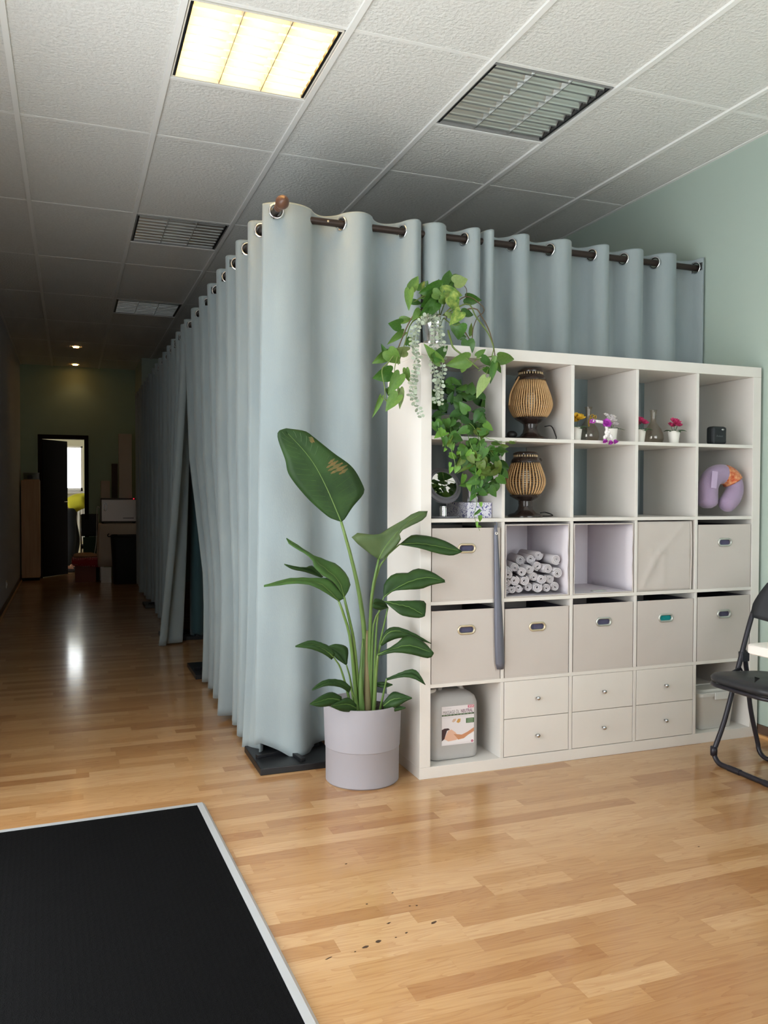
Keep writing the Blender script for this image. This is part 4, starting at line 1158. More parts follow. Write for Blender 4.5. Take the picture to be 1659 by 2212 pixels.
flower_pot((2.60, .165, ZS), 'white pot of white orchids behind the purple garland', pm_w, [(-.012, -.012, .092, .022), (-.03, .0, .118, .013), (.006, .0, .112, .014), (-.002, -.02, .076, .018)], .029, .06, [(-.2, .07, .006, .3), (.2, .05, .008, .6), (-2.8, .05, .01, .4)])
flower_pot((2.757, .16, ZS), 'white pot of crimson flowers, to the left of the second carafe', pm_p, [(-.012, -.012, .098, .022), (.014, -.01, .088, .020), (-.02, .0, .085, .018)], .029, .06, LV)
flower_pot((2.962, .165, ZS), 'white pot of pink flowers on the far side of the carafe', pm_p, [(-.008, -.014, .096, .024), (.016, -.008, .084, .017), (.0, -.02, .084, .02), (-.016, .0, .082, .018)], .029, .06, LV)
M_glass = glass_pane_mat('smoky_glass', (247, 243, 238), .055)
for x, lb in ((2.497, 'clear glass carafe behind the purple and white garland'), (2.868, 'clear glass carafe between the two pots of pink flowers')):
    t = thing('carafe', lb, 'carafe', (x, .20, ZS), 0, 'glass carafes')
    o = [(.030, 0), (.044, .003), (.050, .02), (.049, .04), (.040, .065), (.022, .09), (.0145, .105), (.0135, .125), (.0155, .15), (.0185, .162)]
    MB().lathe(o + [(r - .0022, max(z, .005)) for r, z in o[::-1]][:-1] + [(.001, .005)], 40).build('bottle', M_glass, t, auto=60)
# yellow ribbon and garland hung over the first carafe
M_pur = mat('purple_petal', (160, 40, 160), .6, vary=(80, (196, 80, 196), .8))
M_wbud = mat('white_bud', (236, 232, 230), .6)
gar = thing('flower_garland', 'purple and white jasmine garland draped over the shelf edge', 'garland', (2.51, .14, ZS))
G0 = Vector((2.51, .14, ZS))
def z5(x, y): return 1230 + x / 6.144, 860 + y / 6.144
def gp(x, y, Y): return at(*z5(x, y), Y) - G0
ring = resample([gp(300, 300, .15), gp(380, 310, .135), gp(440, 320, .12)], 7)
for k, p in enumerate(ring):
    MB().ball(p, .0075, 10, 6).build('bud', M_wbud, gar, smooth=True)
for k in range(14):
    p = gp(312 + rg.uniform(-38, 38), 305 + rg.uniform(-28, 28), .135 + rg.uniform(-.006, .004))
    MB().ball(p, .0038, 8, 5).build('bead', M_pur, gar, smooth=True)
MB().ball(gp(312, 305, .142), (.013, .008, .011)).build('bud', M_wbud, gar, smooth=True)
pm_v = petal_me('violet_petal', (160, 40, 160), (196, 84, 196))
for (x, y, r, up) in ((485, 345, .025, (-.1, -.9, .4)), (470, 560, .014, (0, -.5, -.8)), (545, 580, .014, (0, -.5, -.8)), (610, 570, .014, (.2, -.5, -.8))):
    f_ = flower(gar, gp(x, y, .095), r, pm_v, 7, 3, up, seed=int(x))
    MB().ball(gp(x, y, .098), r * .55, 10, 7).build('flower_core', M_pur, gar, smooth=True)
for (x, y) in ((495, 390), (500, 425), (488, 455), (520, 455), (490, 500), (550, 505), (470, 520), (560, 525), (505, 475)):
    MB().ball(gp(x, y, .093), (.0085, .0075, .0095), 10, 6).build('bud', M_wbud, gar, smooth=True)
rb = thing('yellow_ribbon', 'small yellow ribbon bow behind the garland', 'ribbon', at(1282, 895, .17))
R0 = at(1282, 895, .17)
def rbp(x, y, Y): return at(*z5(x, y), Y) - R0
M_yel = mat('yellow_satin', (206, 160, 40), .45)
for pts in ([(330, 270), (310, 215), (275, 240), (300, 275)], [(275, 260), (255, 310), (258, 380)], [(300, 260), (345, 225), (350, 270), (310, 280)]):
    P = resample([rbp(x, y, .17) for x, y in pts], 10)
    MB().grid([[p + Vector((0, -.004, 0)), p + Vector((0, .004, 0))] for p in P]).build('loop', M_yel, rb, smooth=True, solid=.0008)

# ---------------------------------------------------------------- small black device
t = thing('speaker', 'small black square speaker on the top right shelf', 'speaker', (3.165, .125, ZS))
MB().box((0, 0, 0), (.088, .05, .088)).build('body', mat('black_plastic', (28, 32, 36), .55), t, bevel=.012)
MB().lathe([(.006, 0), (.006, .002), (.001, .003)], 14, M=Matrix.Translation((.060, .0005, .072)) @ Matrix.Rotation(math.pi / 2, 4, 'X') @ Matrix.Diagonal((1.3, .7, 1, 1))).build('indicator', M_chrome, t, smooth=True)
text('logo', 'Anker', .014, mat('grey_print', (92, 96, 98), .5), t, Matrix.Translation((.020, -.0004, .040)) @ FACE, sx=1.2)

# ---------------------------------------------------------------- neck pillow
NP0 = Vector((3.31, .24, cz0(3)))
np_ = thing('neck_pillow', 'lilac horseshoe neck pillow with an orange ribbon band', 'pillow', NP0)
M_lil = mat('lilac_fleece', (158, 138, 166), .9, sheen=.3, bump=(120, .4, .003))
def zp(x, y, Y): return at(1500 + x / 9.61, 900 + y / 9.61, Y) - NP0
pil = resample([zp(270, 1900, .18), zp(270, 1700, .18), zp(282, 1440, .18), zp(390, 1245, .18), zp(560, 1195, .18), zp(740, 1270, .175), zp(840, 1480, .165), zp(760, 1700, .155), zp(590, 1900, .15)], 40)
rad = []
for k in range(40):
    u = k / 39
    r = .047 + .002 * math.sin(u * 24)
    if u < .5: r = .050
    e = min(u, 1 - u)
    if e < .06: r *= math.sqrt(max(0.15, 1 - (1 - e / .06) ** 2)) if e < .06 else 1
    rad.append(r * (.94 if u > .5 else 1.0))
MB().tube(pil, rad, 18).build('cushion', M_lil, np_, smooth=True)
seg = pil[19:26]
MB().tube(resample(seg, 12), [.0495] * 12, 20, cap=False).build('ribbon_band', mat('orange_brocade', (190, 84, 48), .4, vary=(70, (224, 168, 120), .9)), np_, smooth=True, solid=.001)
c = zp(415, 1310, .127)
MB().box((-.017, -.002, -.042), (.017, .002, .042), Matrix.Translation(c) @ Matrix.Rotation(.1, 4, 'Y')).build('fabric_tag', mat('pale_lilac', (190, 170, 200), .85), np_, bevel=.0015)

# ---------------------------------------------------------------- round mirror, tissues
mp_ = Vector((1.765, .235, cz0(3)))
t = thing('vanity_mirror', 'round tabletop mirror in the left shelf compartment', 'mirror', mp_)
MBASE = mat('smoked_acrylic', (112, 112, 118), .15, alpha=.9)
MB().lathe([(.075, 0), (.078, .003), (.076, .008), (.02, .010), (.001, .010)], 40).build('base', MBASE, t, auto=40)
MB().lathe([(.017, .010), (.017, .046), (.0145, .048), (.0145, .052), (.001, .053)], 28).build('neck', M_chrome, t, auto=40, loc=(-.012, -.03, 0))
TI = Matrix.Translation((0, 0, .142)) @ Matrix.Rotation(math.radians(90 - 22), 4, 'X')
MB().lathe([(.060, .010), (.060, .0125), (.001, .0125)], 48, M=TI).build('mirror_glass', mat('mirror', (250, 250, 250), .0, 1.0), t)
MB().lathe([(.060, -.004), (.060, .014), (.068, .014), (.072, .008), (.084, .006), (.086, 0), (.084, -.004)], 48, close=True, M=TI).build('mirror_ring', MBASE, t, auto=40)
t = thing('tissue_box', 'blue and white patterned tissue box with a tissue pulled up', 'tissue box', (1.868, .20, cz0(3)))
def blue_print():
    M = mat('blue_floral_print', (226, 224, 232), .6)
    N, L = M.node_tree.nodes, M.node_tree.links
    b = N['Principled BSDF']; tc = N.new('ShaderNodeTexCoord')
    v = N.new('ShaderNodeTexNoise'); v.inputs['Scale'].default_value = 58; v.inputs['Detail'].default_value = 5; v.inputs['Distortion'].default_value = 2.5
    r = N.new('ShaderNodeValToRGB'); r.color_ramp.elements[0].position = .54; r.color_ramp.elements[1].position = .58
    r.color_ramp.elements[0].color = lin((228, 226, 234)); r.color_ramp.elements[1].color = lin((72, 72, 140))
    L.new(tc.outputs['Object'], v.inputs['Vector']); L.new(v.outputs['Fac'], r.inputs[0]); L.new(r.outputs[0], b.inputs['Base Color'])
    return M
bx('carton', (0, 0, 0), (.122, .22, .068), blue_print(), t, .001)
rows = []
for i in range(9):
    u = i / 8
    rows.append([(.035 + .05 * (j / 6) + .012 * math.sin(j * 1.7 + u * 3), .07 + .02 * math.sin(j * 2.3 + u * 4) + .03 * u * (j / 6 - .5), .068 + (.075 - .035 * (j / 6)) * u * (1 - .15 * math.sin(j * 2))) for j in range(7)])
MB().grid(rows).build('tissue', mat('tissue_paper', (226, 222, 226), .9), t, smooth=True, solid=.0006)

# ---------------------------------------------------------------- shoehorn on a hook
sh = thing('shoehorn', 'long grey metal shoehorn hanging at the shelf edge', 'shoehorn', (1.957, .10, 1.08))
SH0 = Vector((1.957, .10, 1.08))
rows = []
for i in range(26):
    u = i / 25
    cx_ = 1.957 + .030 * u - SH0.x
    hw = .0085 + .0145 * min(1, u * 1.25) ** .9
    if u > .97: hw *= .72
    if u < .02: hw *= .7
    rows.append([(cx_ + hw * q, -.004 * (1 - q * q) + .0075 * abs(q) ** 2 * (1 if u > .5 else .6), -.632 * u) for q in (-1, -.6, -.2, .2, .6, 1)])
M_horn = mat('blue_grey_enamel', (104, 106, 118), .35, .2)
MB().grid(rows).build('blade', M_horn, sh, smooth=True, solid=.0015)
MB().tube([(0 + .005 * math.cos(a), -.0062, -.035 + .005 * math.sin(a)) for a in [2 * math.pi * j / 14 for j in range(14)]], .0018, 6, closed=True).build('hang_eyelet', M_porc, sh)
MB().tube([(.0, .013, .012), (0, -.004, .012), (0, -.008, .004), (0, -.008, -.03)], .0025, 6).build('hook', M_horn, sh)
# ---------------------------------------------------------------- towels
M_tow = mat('white_terry', (228, 223, 227), .95, bump=(300, .8, .002))
def towel_mesh(kind):
    rg_ = random.Random(kind)
    turns, n = 2.6, 60
    R = 1.0
    r0 = .03
    inn, out = [], []
    for k in range(n + 1):
        a = 2 * math.pi * turns * k / n + kind
        r = r0 + (R - r0 - .2) * k / n
        inn.append((r * math.cos(a), r * math.sin(a))); out.append(((r + .27) * math.cos(a), (r + .27) * math.sin(a)))
    rows = []
    for (a, b), (c, d) in zip(inn, out):
        mx, my = (a + c) / 2, (b + d) / 2
        rows.append([(a, 0.10, b), (mx, -.06 - .10 * rg_.random(), my), (c, 0.12, d), (c, 8.6, d), (mx, 8.75, my), (a, 8.6, b)])
    me = MB().grid(rows, wrap=True).mesh('rolled_towel', True)
    me.materials.append(M_tow)
    return me
TM = [towel_mesh(k) for k in range(4)]
TOW = [(150, 1300, 85, .15), (275, 1285, 80, .14), (415, 1255, 90, .145), (630, 1225, 95, .16), (845, 1240, 105, .135), (1045, 1250, 88, .14), (1235, 1215, 100, .145), (150, 1140, 80, .15), (330, 1085, 108, .145), (555, 1085, 105, .145), (760, 1000, 100, .16), (935, 1050, 105, .145), (1120, 1045, 92, .15), (1295, 915, 110, .14), (190, 950, 92, .15), (150, 840, 85, .18), (490, 890, 95, .15), (660, 830, 98, .16), (840, 760, 98, .17), (1080, 820, 105, .155), (1265, 610, 110, .16), (460, 620, 110, .25), (690, 600, 100, .22), (870, 520, 104, .23), (330, 790, 100, .18)]
cells_t = []
for k, (x, y, r, Y) in enumerate(TOW):
    c = at(1080 + x / 10.37, 1150 + y / 10.37, Y)
    R_ = 1.14 * r / 10.37 / FPX * (c - CAM).dot(_f)
    xmin, xmax = cx0(1) + .012 + R_ * 1.07, cx0(1) + CELL - .014 - R_ * 1.07
    c.x = min(max(c.x, xmin), xmax); c.z = max(c.z, cz0(2) + .008 + R_ * 1.08)
    cells_t.append((k, c, R_))
ordn = sorted(range(len(cells_t)), key=lambda k: (round(cells_t[k][1].z * 14), cells_t[k][1].x))
TLAB = {0: 'lower left corner', 6: 'lower right corner', 20: 'highest at the right side of the pile', 13: 'right side of the pile, in the second layer', 23: 'topmost of the pile', 21: 'back left of the pile top'}
for k, c, R_ in cells_t:
    o = bpy.data.objects.new('rolled_towel', TM[k % 4]); COL.objects.link(o)
    L_ = min(.16, .475 - c.y)
    o.matrix_world = Matrix.Translation(c) @ Matrix.Rotation(rg.uniform(-.38, -.12) if c.x < cx0(1) + .24 else rg.uniform(-.1, .02), 4, 'Z') @ Matrix.Rotation(rg.uniform(-.04, .04), 4, 'X') @ Matrix.Rotation(rg.uniform(0, 6), 4, 'Y') @ Matrix.Diagonal((R_ / 1.07, L_ / 8.7, R_ / 1.07, 1))
    for nm, ids in (('bottom layer', (0, 1, 2, 3, 4, 5, 6)), ('second layer', (7, 8, 9, 10, 11, 12, 13)), ('third layer', (15, 14, 24, 16, 17, 18, 19, 20)), ('top layer', (21, 22, 23))):
        if k in ids:
            lb = 'white rolled towel, %s from the left in the %s of the pile' % (('first', 'second', 'third', 'fourth', 'fifth', 'sixth', 'seventh', 'eighth')[sorted(ids, key=lambda i: TOW[i][0]).index(k)], nm)
    tag(o, lb, 'towel', 'rolled towels in the open box')

# ---------------------------------------------------------------- oil canister
CX, CY, CZ = 1.682, .165, cz0(0)
can = thing('oil_canister', 'translucent plastic canister of massage oil with printed label', 'canister', (CX, CY, CZ))
CW, CD, CH = .235, .17, .318
M_can = mat('frosted_plastic', (206, 204, 202), .35, alpha=.6, coat=.2)
def rrect(w, d, r, n=6):
    pts = []
    for (ox, oy, a0) in ((w - r, d - r, 0), (r, d - r, 90), (r, r, 180), (w - r, r, 270)):
        for k in range(n + 1):
            a = math.radians(a0 + 90 * k / n)
            pts.append((ox + r * math.cos(a), oy + r * math.sin(a)))
    return pts
rows = []
for z, ins in ((0, .02), (.004, .008), (.014, .001), (.03, 0), (.12, .0), (.20, .0), (.245, .001), (.27, .010), (.285, .028), (.293, .055)):
    rows.append([(x + ins if x < CW / 2 else x - ins, y + ins * .6 if y < CD / 2 else y - ins * .6, z) for x, y in rrect(CW, CD, .035)])
b = MB().grid(rows, wrap=True)
n = len(rows[0]); b.f.append(tuple(range(n))[::-1]); b.f.append(tuple((len(rows) - 1) * n + k for k in range(n)))
b.build('body', M_can, can, smooth=True)
rows = [[(x + .004 if x < CW / 2 else x - .004, y + .004 if y < CD / 2 else y - .004, z) for x, y in rrect(CW, CD, .033)] for z in (.006, .232)]
b = MB().grid(rows, wrap=True); b.f.append(tuple(range(n))[::-1]); b.f.append(tuple(n + k for k in range(n)))
b.build('oil', mat('clear_oil', (170, 168, 166), .3), can, smooth=False)
MB().tube(resample([(.075, .085, .284), (.085, .085, .312), (.12, .085, .320), (.165, .085, .316), (.19, .085, .285)], 16), [.011] * 16, 10).build('grip', M_can, can, smooth=True)
MB().lathe([(.022, 0), (.022, .022), (.020, .024), (.001, .024)], 24, M=Matrix.Translation((.038, .085, .277))).build('cap', M_porc, can, auto=40)
# label
LX, LZ, LW, LH = .050, .068, .156, .170
lab = bx('label', (LX, -.0012, LZ), (LX + LW, -.0004, LZ + LH), mat('label_paper', (224, 218, 220), .5), can)
def decal(name, poly, rgb, lift=.0003):
    return MB().prism([(LX + x * LW, LZ + y * LH) for x, y in poly], -.0012 - lift - .0002, -.0012 - lift + .0001).build(name, mat('print_%d_%d_%d' % rgb, rgb, .5), lab)
def lt(x, y): return Matrix.Translation((LX + x * LW, -.0016, LZ + y * LH)) @ FACE
decal('print_badge', [(.81, .925), (1, .925), (1, .995), (.81, .995)], (186, 40, 96))
text('print_text', 'BASIC', .0105, M_porc, lab, lt(.83, .96) @ Matrix.Translation((0, 0, .0004)), sx=1.0, bold=.0002)
text('print_text', 'V I T A M A', .0085, mat('print_pale_grey', (186, 182, 184), .5), lab, lt(.02, .945))
text('print_text', 'MASSAGE ÖL', .0205, mat('print_grey', (120, 112, 116), .5), lab, lt(.035, .845), sx=.66)
text('print_text', 'NEUTRAL', .0205, mat('print_plum', (120, 84, 104), .5), lab, lt(.585, .85), sx=.66, bold=.0003)
decal('print_band', [(0, .755), (1, .755), (1, .795), (0, .795)], (70, 84, 62))
for k in range(9):
    decal('print_line', [(.03 + k * .105, .768), (.10 + k * .105, .768), (.10 + k * .105, .782), (.03 + k * .105, .782)], (150, 164, 140), .0005)
decal('print_line', [(.02, .72), (.95, .725), (.95, .728), (.02, .723)], (188, 182, 186)); decal('print_line', [(.02, .70), (.75, .705), (.75, .708), (.02, .703)], (188, 182, 186))
decal('print_tag', [(.75, .53), (1, .53), (1, .655), (.75, .655)], (62, 96, 58))
for k in range(3):
    decal('print_line', [(.78, .55 + .035 * k), (.97, .55 + .035 * k), (.97, .562 + .035 * k), (.78, .562 + .035 * k)], (170, 190, 160), .0005)
decal('print_blossom', [(.31, .60), (.36, .67), (.45, .67), (.42, .61), (.36, .58)], (200, 170, 150)); decal('print_blossom', [(.45, .58), (.50, .66), (.58, .66), (.57, .58), (.51, .55)], (196, 150, 84))
decal('print_cloth', [(0, .02), (1, .07), (1, .26), (.7, .2), (.4, .16), (0, .12)], (232, 228, 230), .0002)
decal('print_skin', [(.08, .17), (.15, .30), (.2, .38), (.3, .40), (.42, .32), (.52, .2), (.46, .12), (.2, .1)], (224, 180, 156), .0003)
decal('print_hair', [(0, .12), (.08, .17), (.12, .28), (.16, .38), (.25, .40), (.2, .44), (.08, .44), (0, .41)], (62, 42, 44), .0004)
decal('print_arm', [(.36, .28), (.5, .26), (.62, .24), (.8, .30), (1, .40), (1, .30), (.82, .22), (.68, .14), (.5, .12), (.46, .18)], (200, 142, 106), .0005)
decal('print_dot', [(.945 + .034 * math.cos(a), .052 + .032 * math.sin(a)) for a in [2 * math.pi * k / 16 for k in range(16)]], (176, 36, 92), .0004)
text('print_text', '5L', .006, M_porc, lab, lt(.945, .052) @ Matrix.Translation((0, 0, .0006)), align='CENTER')

# ---------------------------------------------------------------- plastic tub
TBX, TBY = 3.115, .14
tub = thing('plastic_tub', 'white lidded plastic tub in the bottom right compartment', 'storage tub', (TBX, TBY, cz0(0)))
M_tub = mat('milky_plastic', (222, 220, 216), .3, alpha=.9)
TW, TD = .24, .31
rows = []
for z, ins in ((0, .022), (.003, .018), (.16, .004), (.17, 0)):
    rows.append([(x + ins if x < TW / 2 else x - ins, y + ins if y < TD / 2 else y - ins, z) for x, y in rrect(TW, TD, .03)])
b = MB().grid(rows, wrap=True); n = len(rows[0]); b.f.append(tuple(range(n))[::-1])
b.build('body', M_tub, tub, smooth=True, solid=.0015)
rows = []
for z, ins in ((.168, -.006), (.182, -.006), (.186, -.002), (.186, .018), (.196, .026), (.197, .06)):
    rows.append([(x + ins if x < TW / 2 else x - ins, y + ins if y < TD / 2 else y - ins, z) for x, y in rrect(TW, TD, .03)])
b = MB().grid(rows, wrap=True); b.f.append(tuple((len(rows) - 1) * n + k for k in range(n)))
b.build('lid', M_tub, tub, auto=40)
for x in (.075, .165):
    pass
MB().prism([(.085, .150), (.17, .150), (.17, .188), (.085, .188)], -.014, -.007).build('clip', M_tub, tub, bevel=.003)
MB().box((.03, .10, .197), (.21, .12, .206)).build('handle', M_tub, tub, bevel=.004)
# ================================================================== FOREGROUND AND RIGHT
# entrance mat with aluminium frame
mt = thing('door_mat', 'black ribbed entrance mat in an aluminium frame', 'mat', (.712, .157, 0), .028)
def mat_black():
    M = mat('black_rubber', (8, 8, 9), .8, spec=.08)
    N, L = M.node_tree.nodes, M.node_tree.links
    b = N['Principled BSDF']; tc = N.new('ShaderNodeTexCoord'); mp = N.new('ShaderNodeMapping'); mp.inputs['Scale'].default_value = (60, 110, 60)
    v = N.new('ShaderNodeTexVoronoi'); v.inputs['Scale'].default_value = 1.0; v.inputs['Randomness'].default_value = .35
    n = N.new('ShaderNodeTexNoise'); n.inputs['Scale'].default_value = 400
    ad = N.new('ShaderNodeMath'); ad.operation = 'ADD'
    bp = N.new('ShaderNodeBump'); bp.inputs['Strength'].default_value = .7; bp.inputs['Distance'].default_value = .003
    L.new(tc.outputs['Object'], mp.inputs[0]); L.new(mp.outputs[0], v.inputs['Vector']); L.new(tc.outputs['Object'], n.inputs['Vector'])
    L.new(v.outputs['Distance'], ad.inputs[0]); L.new(n.outputs['Fac'], ad.inputs[1]); L.new(ad.outputs[0], bp.inputs['Height']); L.new(bp.outputs[0], b.inputs['Normal'])
    return M
bx('rubber_insert', (-1.055, -1.945, 0), (-.0355, -.0355, .014), mat_black(), mt)
M_alu = mat('anodised_aluminium', (200, 201, 204), .42, .35, bump=(300, .1, .001, (.05, 1, 1)))
def rim(a, b, inn, out):                    # bevelled rail
    pass
RW = .036
def rail(a, b, ia, ib):                     # outer edge a-b, inner edge ia-ib, sloping outer face
    a, b, ia, ib = [Vector((*p, 0)) for p in (a, b, ia, ib)]
    la, lb = a.lerp(ia, .38), b.lerp(ib, .38)
    up = Vector((0, 0, 1))
    MB().add([a, b, lb + up * .015, la + up * .015, ib + up * .0165, ia + up * .0165, ib, ia],
             [(0, 1, 2, 3), (3, 2, 4, 5), (5, 4, 6, 7), (0, 7, 6, 1), (1, 6, 4, 2), (0, 3, 5, 7)]).build('frame_rail', M_alu, mt)
rail((-1.09, 0), (0, 0), (-1.09 + RW, -RW), (-RW, -RW))
rail((0, 0), (0, -1.98), (-RW, -RW), (-RW, -1.98 + RW))
rail((0, -1.98), (-1.09, -1.98), (-RW, -1.98 + RW), (-1.09 + RW, -1.98 + RW))
rail((-1.09, -1.98), (-1.09, 0), (-1.09 + RW, -1.98 + RW), (-1.09 + RW, -RW))

# folding chair facing away from the mint wall
ch = thing('folding_chair', 'black padded folding chair by the mint wall', 'chair', (2.93, -.38, 0))
M_chb = mat('black_tube', (40, 38, 46), .35, .2)
M_pad = mat('black_vinyl', (44, 46, 50), .45, bump=(200, .2, .001))
HW = .225
def u_loop(pts_side, r, name):
    a = [Vector((x, HW, z)) for x, z in pts_side]
    path = resample(a, 16)
    foot = a[-1]
    c = []
    for k in range(1, 7):
        an = math.pi / 2 * k / 6
        c.append(Vector((foot.x, foot.y - .05 * (1 - math.cos(an)), foot.z - .05 * math.sin(an) + .0)))
    side = path + c
    other = [Vector((p.x, -p.y, p.z)) for p in side[::-1]]
    MB().tube(side + other, r, 10).build(name, M_chb, ch, smooth=True)
front = [(.305, .80), (.262, .74), (.215, .66), (.135, .415), (.066, .20), (.004, .061)]
rear = [(.172, .505), (.19, .40), (.215, .23), (.262, .061)]
u_loop([(.262, .735), (.215, .66), (.135, .415), (.066, .20), (.004, .061)], .0115, 'front_frame')
u_loop(rear, .0105, 'rear_frame')
# backrest: curved pad
rows = []
for i in range(9):
    u = i / 8
    z = .655 + .16 * u
    row = []
    for j in range(13):
        v = -1 + 2 * j / 12
        w = HW * (1.02 - .35 * max(0, u - .35) ** 1.3 * 1.2)
        zz_ = z + .035 * (1 - v * v) * (1 if u > .5 else -.9 * (1 - u * 2) * .6)
        row.append((.215 + .045 * u + .03 * (1 - v * v), w * v, zz_))
    rows.append(row)
MB().grid(rows).build('backrest', M_pad, ch, smooth=True, solid=.022, bevel=0)
sp = []
for x, y in rrect(.40, .41, .10, 8):
    sp.append((x, y))
n = len(sp)
rows = []
for z, ins in ((.395, .014), (.405, .002), (.418, 0), (.430, .008), (.436, .04), (.438, .12)):
    rows.append([(-.095 + (x + ins if x < .2 else x - ins), -.205 + (y + ins if y < .205 else y - ins), z - .02 * (x / .4)) for x, y in sp])
b = MB().grid(rows, wrap=True); b.f.append(tuple((len(rows) - 1) * n + k for k in range(n))); b.f.append(tuple(range(n))[::-1])
b.build('seat', M_pad, ch, smooth=True)
MB().tube([(-.088 + x * .97, -.20 + y * .975, .388 - .02 * (x / .4)) for x, y in sp], .009, 8, closed=True).build('seat_frame', M_chb, ch, smooth=True)
for s in (-1, 1):
    MB().box((.150, s * HW - .014, .455), (.192, s * HW + .014, .50)).build('hinge', M_chb, ch, bevel=.004)
    MB().tube([(.085, s * (HW - .012), .41), (.14, s * (HW - .01), .43), (.175, s * (HW - .012), .38)], .006, 6).build('seat_bracket', M_chb, ch)
    MB().lathe([(.015, -.02), (.016, 0), (.015, .02)], 14, M=Matrix.Translation((.004, s * HW, .06))).build('joint_sleeve', M_chb, ch, smooth=True)
    MB().lathe([(.0135, -.035), (.0135, .035)], 12, M=Matrix.Translation((.004, s * .10, .011)) @ Matrix.Rotation(math.pi / 2, 4, 'X')).build('foot_sleeve', M_chb, ch)

# white table whose corner enters at the right
tb = thing('white_table', 'white table whose rounded corner reaches in at the right edge', 'table', (2.32, -.95, 0))
pts = rrect(1.0, .8, .03, 5)
rows = []
for z, ins in ((.690, .003), (.693, 0), (.717, 0), (.720, .003)):
    rows.append([(x + ins if x < .5 else x - ins, -(y + ins if y < .4 else y - ins), z) for x, y in pts])
b = MB().grid(rows, wrap=True); n = len(pts); b.f.append(tuple(range(n))); b.f.append(tuple((len(rows) - 1) * n + k for k in range(n)))
b.build('table_top', mat('white_laminate', (228, 222, 216), .35), tb, auto=40)
MB().tube([(.5, -.4, .012), (.5, -.4, .69)], .03, 16).build('pedestal', M_porc, tb, auto=40)
MB().lathe([(.24, 0), (.24, .008), (.05, .016), (.001, .016)], 36, M=Matrix.Translation((.5, -.4, 0))).build('foot_plate', M_porc, tb, auto=40)

# ================================================================== FAR END OF THE CORRIDOR
M_ply = mat('beech_veneer', (196, 158, 116), .5, vary=(5, (180, 140, 98), .7, (6, 6, .4)))
t = thing('side_cabinet', 'narrow beech cabinet against the far green wall', 'cabinet', (XL + .02, 9.27, 0))
bx('body', (0, .012, .04), (.235, .31, 1.385), M_ply, t, .002)
bx('plinth', (.005, .02, 0), (.23, .30, .04), M_dark, t)
bx('door', (.003, -.004, .045), (.232, .0115, 1.38), M_ply, t, .0015)
t = thing('glass_tray', 'small glass box of oddments on top of the beech cabinet', 'box', (XL + .05, 9.32, 1.3855))
bx('tray', (0, 0, 0), (.20, .16, .012), M_ply, t)
M_clear = glass_pane_mat('clear_acrylic', (222, 222, 216))
for a, b in (((0, 0, .012), (.20, .003, .10)), ((0, .157, .012), (.20, .16, .10)), ((0, .003, .012), (.003, .157, .10)), ((.197, .003, .012), (.2, .157, .10))):
    bx('pane', a, b, M_clear, t)
bx('lid', (0, 0, .10), (.2, .16, .106), M_grey, t)
MB().ball((.08, .08, .044), (.04, .035, .032)).build('bundle', mat('dark_bundle', (54, 44, 38), .8), t, smooth=True)

# covered table with towel warmer
M_cl = mat('cream_tablecloth', (206, 190, 172), .85, bump=(60, .3, .004))
TX0, TX1, TY0, TY1 = .60, 1.11, 8.66, 9.05
t = thing('side_table', 'small table under a cream cloth beneath the towel warmer', 'table', (TX0, TY0, 0))
bx('table_top', (.01, .01, .765), (.50, .38, .79), M_ply, t)
for x in (.03, .47):
    for y in (.03, .35):
        bx('leg', (x - .018, y - .018, 0), (x + .018, y + .018, .765), M_porc, t)
cl = thing('tablecloth', 'cream cloth draped over the small table at the corridor end', 'tablecloth', (TX0, TY0, 0))
rows = []
PR = rrect(.51, .39, .02, 4)
for z, k_, w_ in ((.797, .02, 0), (.797, 0, 0), (.78, -.006, .002), (.6, -.014, .010), (.35, -.02, .014), (.22, -.02, .014)):
    rows.append([(x + (k_ if x < .25 else -k_) + w_ * math.sin(q * 1.9), y + (k_ if y < .2 else -k_) + w_ * math.cos(q * 1.7), z) for q, (x, y) in enumerate(PR)])
b = MB().grid(rows, wrap=True); b.f.append(tuple(range(len(PR))))
b.build('cloth', M_cl, cl, smooth=True, solid=.002)
t = thing('carton', 'white carton standing on the floor under the cloth-covered table', 'box', (.625, 8.64, 0))
bx('carton_body', (0, 0, 0), (.12, .006 + .01, .21), M_porc, t, .001)
bx('carton_flap', (0, -.001, .19), (.12, 0, .21), M_porc, t)
t = thing('towel_warmer', 'steel towel warmer cabinet with oval handle on the cloth-covered table', 'appliance', (.612, 8.70, .7985))
M_stl = mat('brushed_steel', (168, 158, 150), .35, .5)
bx('body', (0, .02, .015), (.474, .32, .345), mat('dark_steel', (70, 62, 58), .45, .3), t, .004)
dd = bx('door', (.012, 0, .03), (.462, .02, .325), M_stl, t, .004)
MB().tube([(.06 + .022 * math.cos(a), -.006, .225 + .05 * math.sin(a)) for a in [2 * math.pi * k / 20 for k in range(20)]], .006, 6, closed=True).build('handle', M_chrome, dd, smooth=True)
bx('print_line', (.29, -.0006, .068), (.43, 0, .078), M_black, dd)
for x in (.03, .44):
    for y in (.05, .28):
        MB().lathe([(.012, 0), (.012, .015)], 12, M=Matrix.Translation((x, y, 0))).build('foot', M_black, t)
MB().ball((.43, -.0005, .337), .006).build('power_light', mat('red_led', (255, 40, 60), .4, emit=((255, 30, 60), 3.0)), t, smooth=True)
M_cart = mat('cream_carton', (196, 180, 162), .7)
def carton(x, y, z, w, d, h, label, material):
    t = thing('carton', label, 'box', (x, y, z))
    bx('carton_body', (0, 0, 0), (w, d, h - .004), material, t, .0015)
    bx('carton_lid', (-.001, -.001, h - .03), (w + .001, d + .001, h), material, t, .0015)
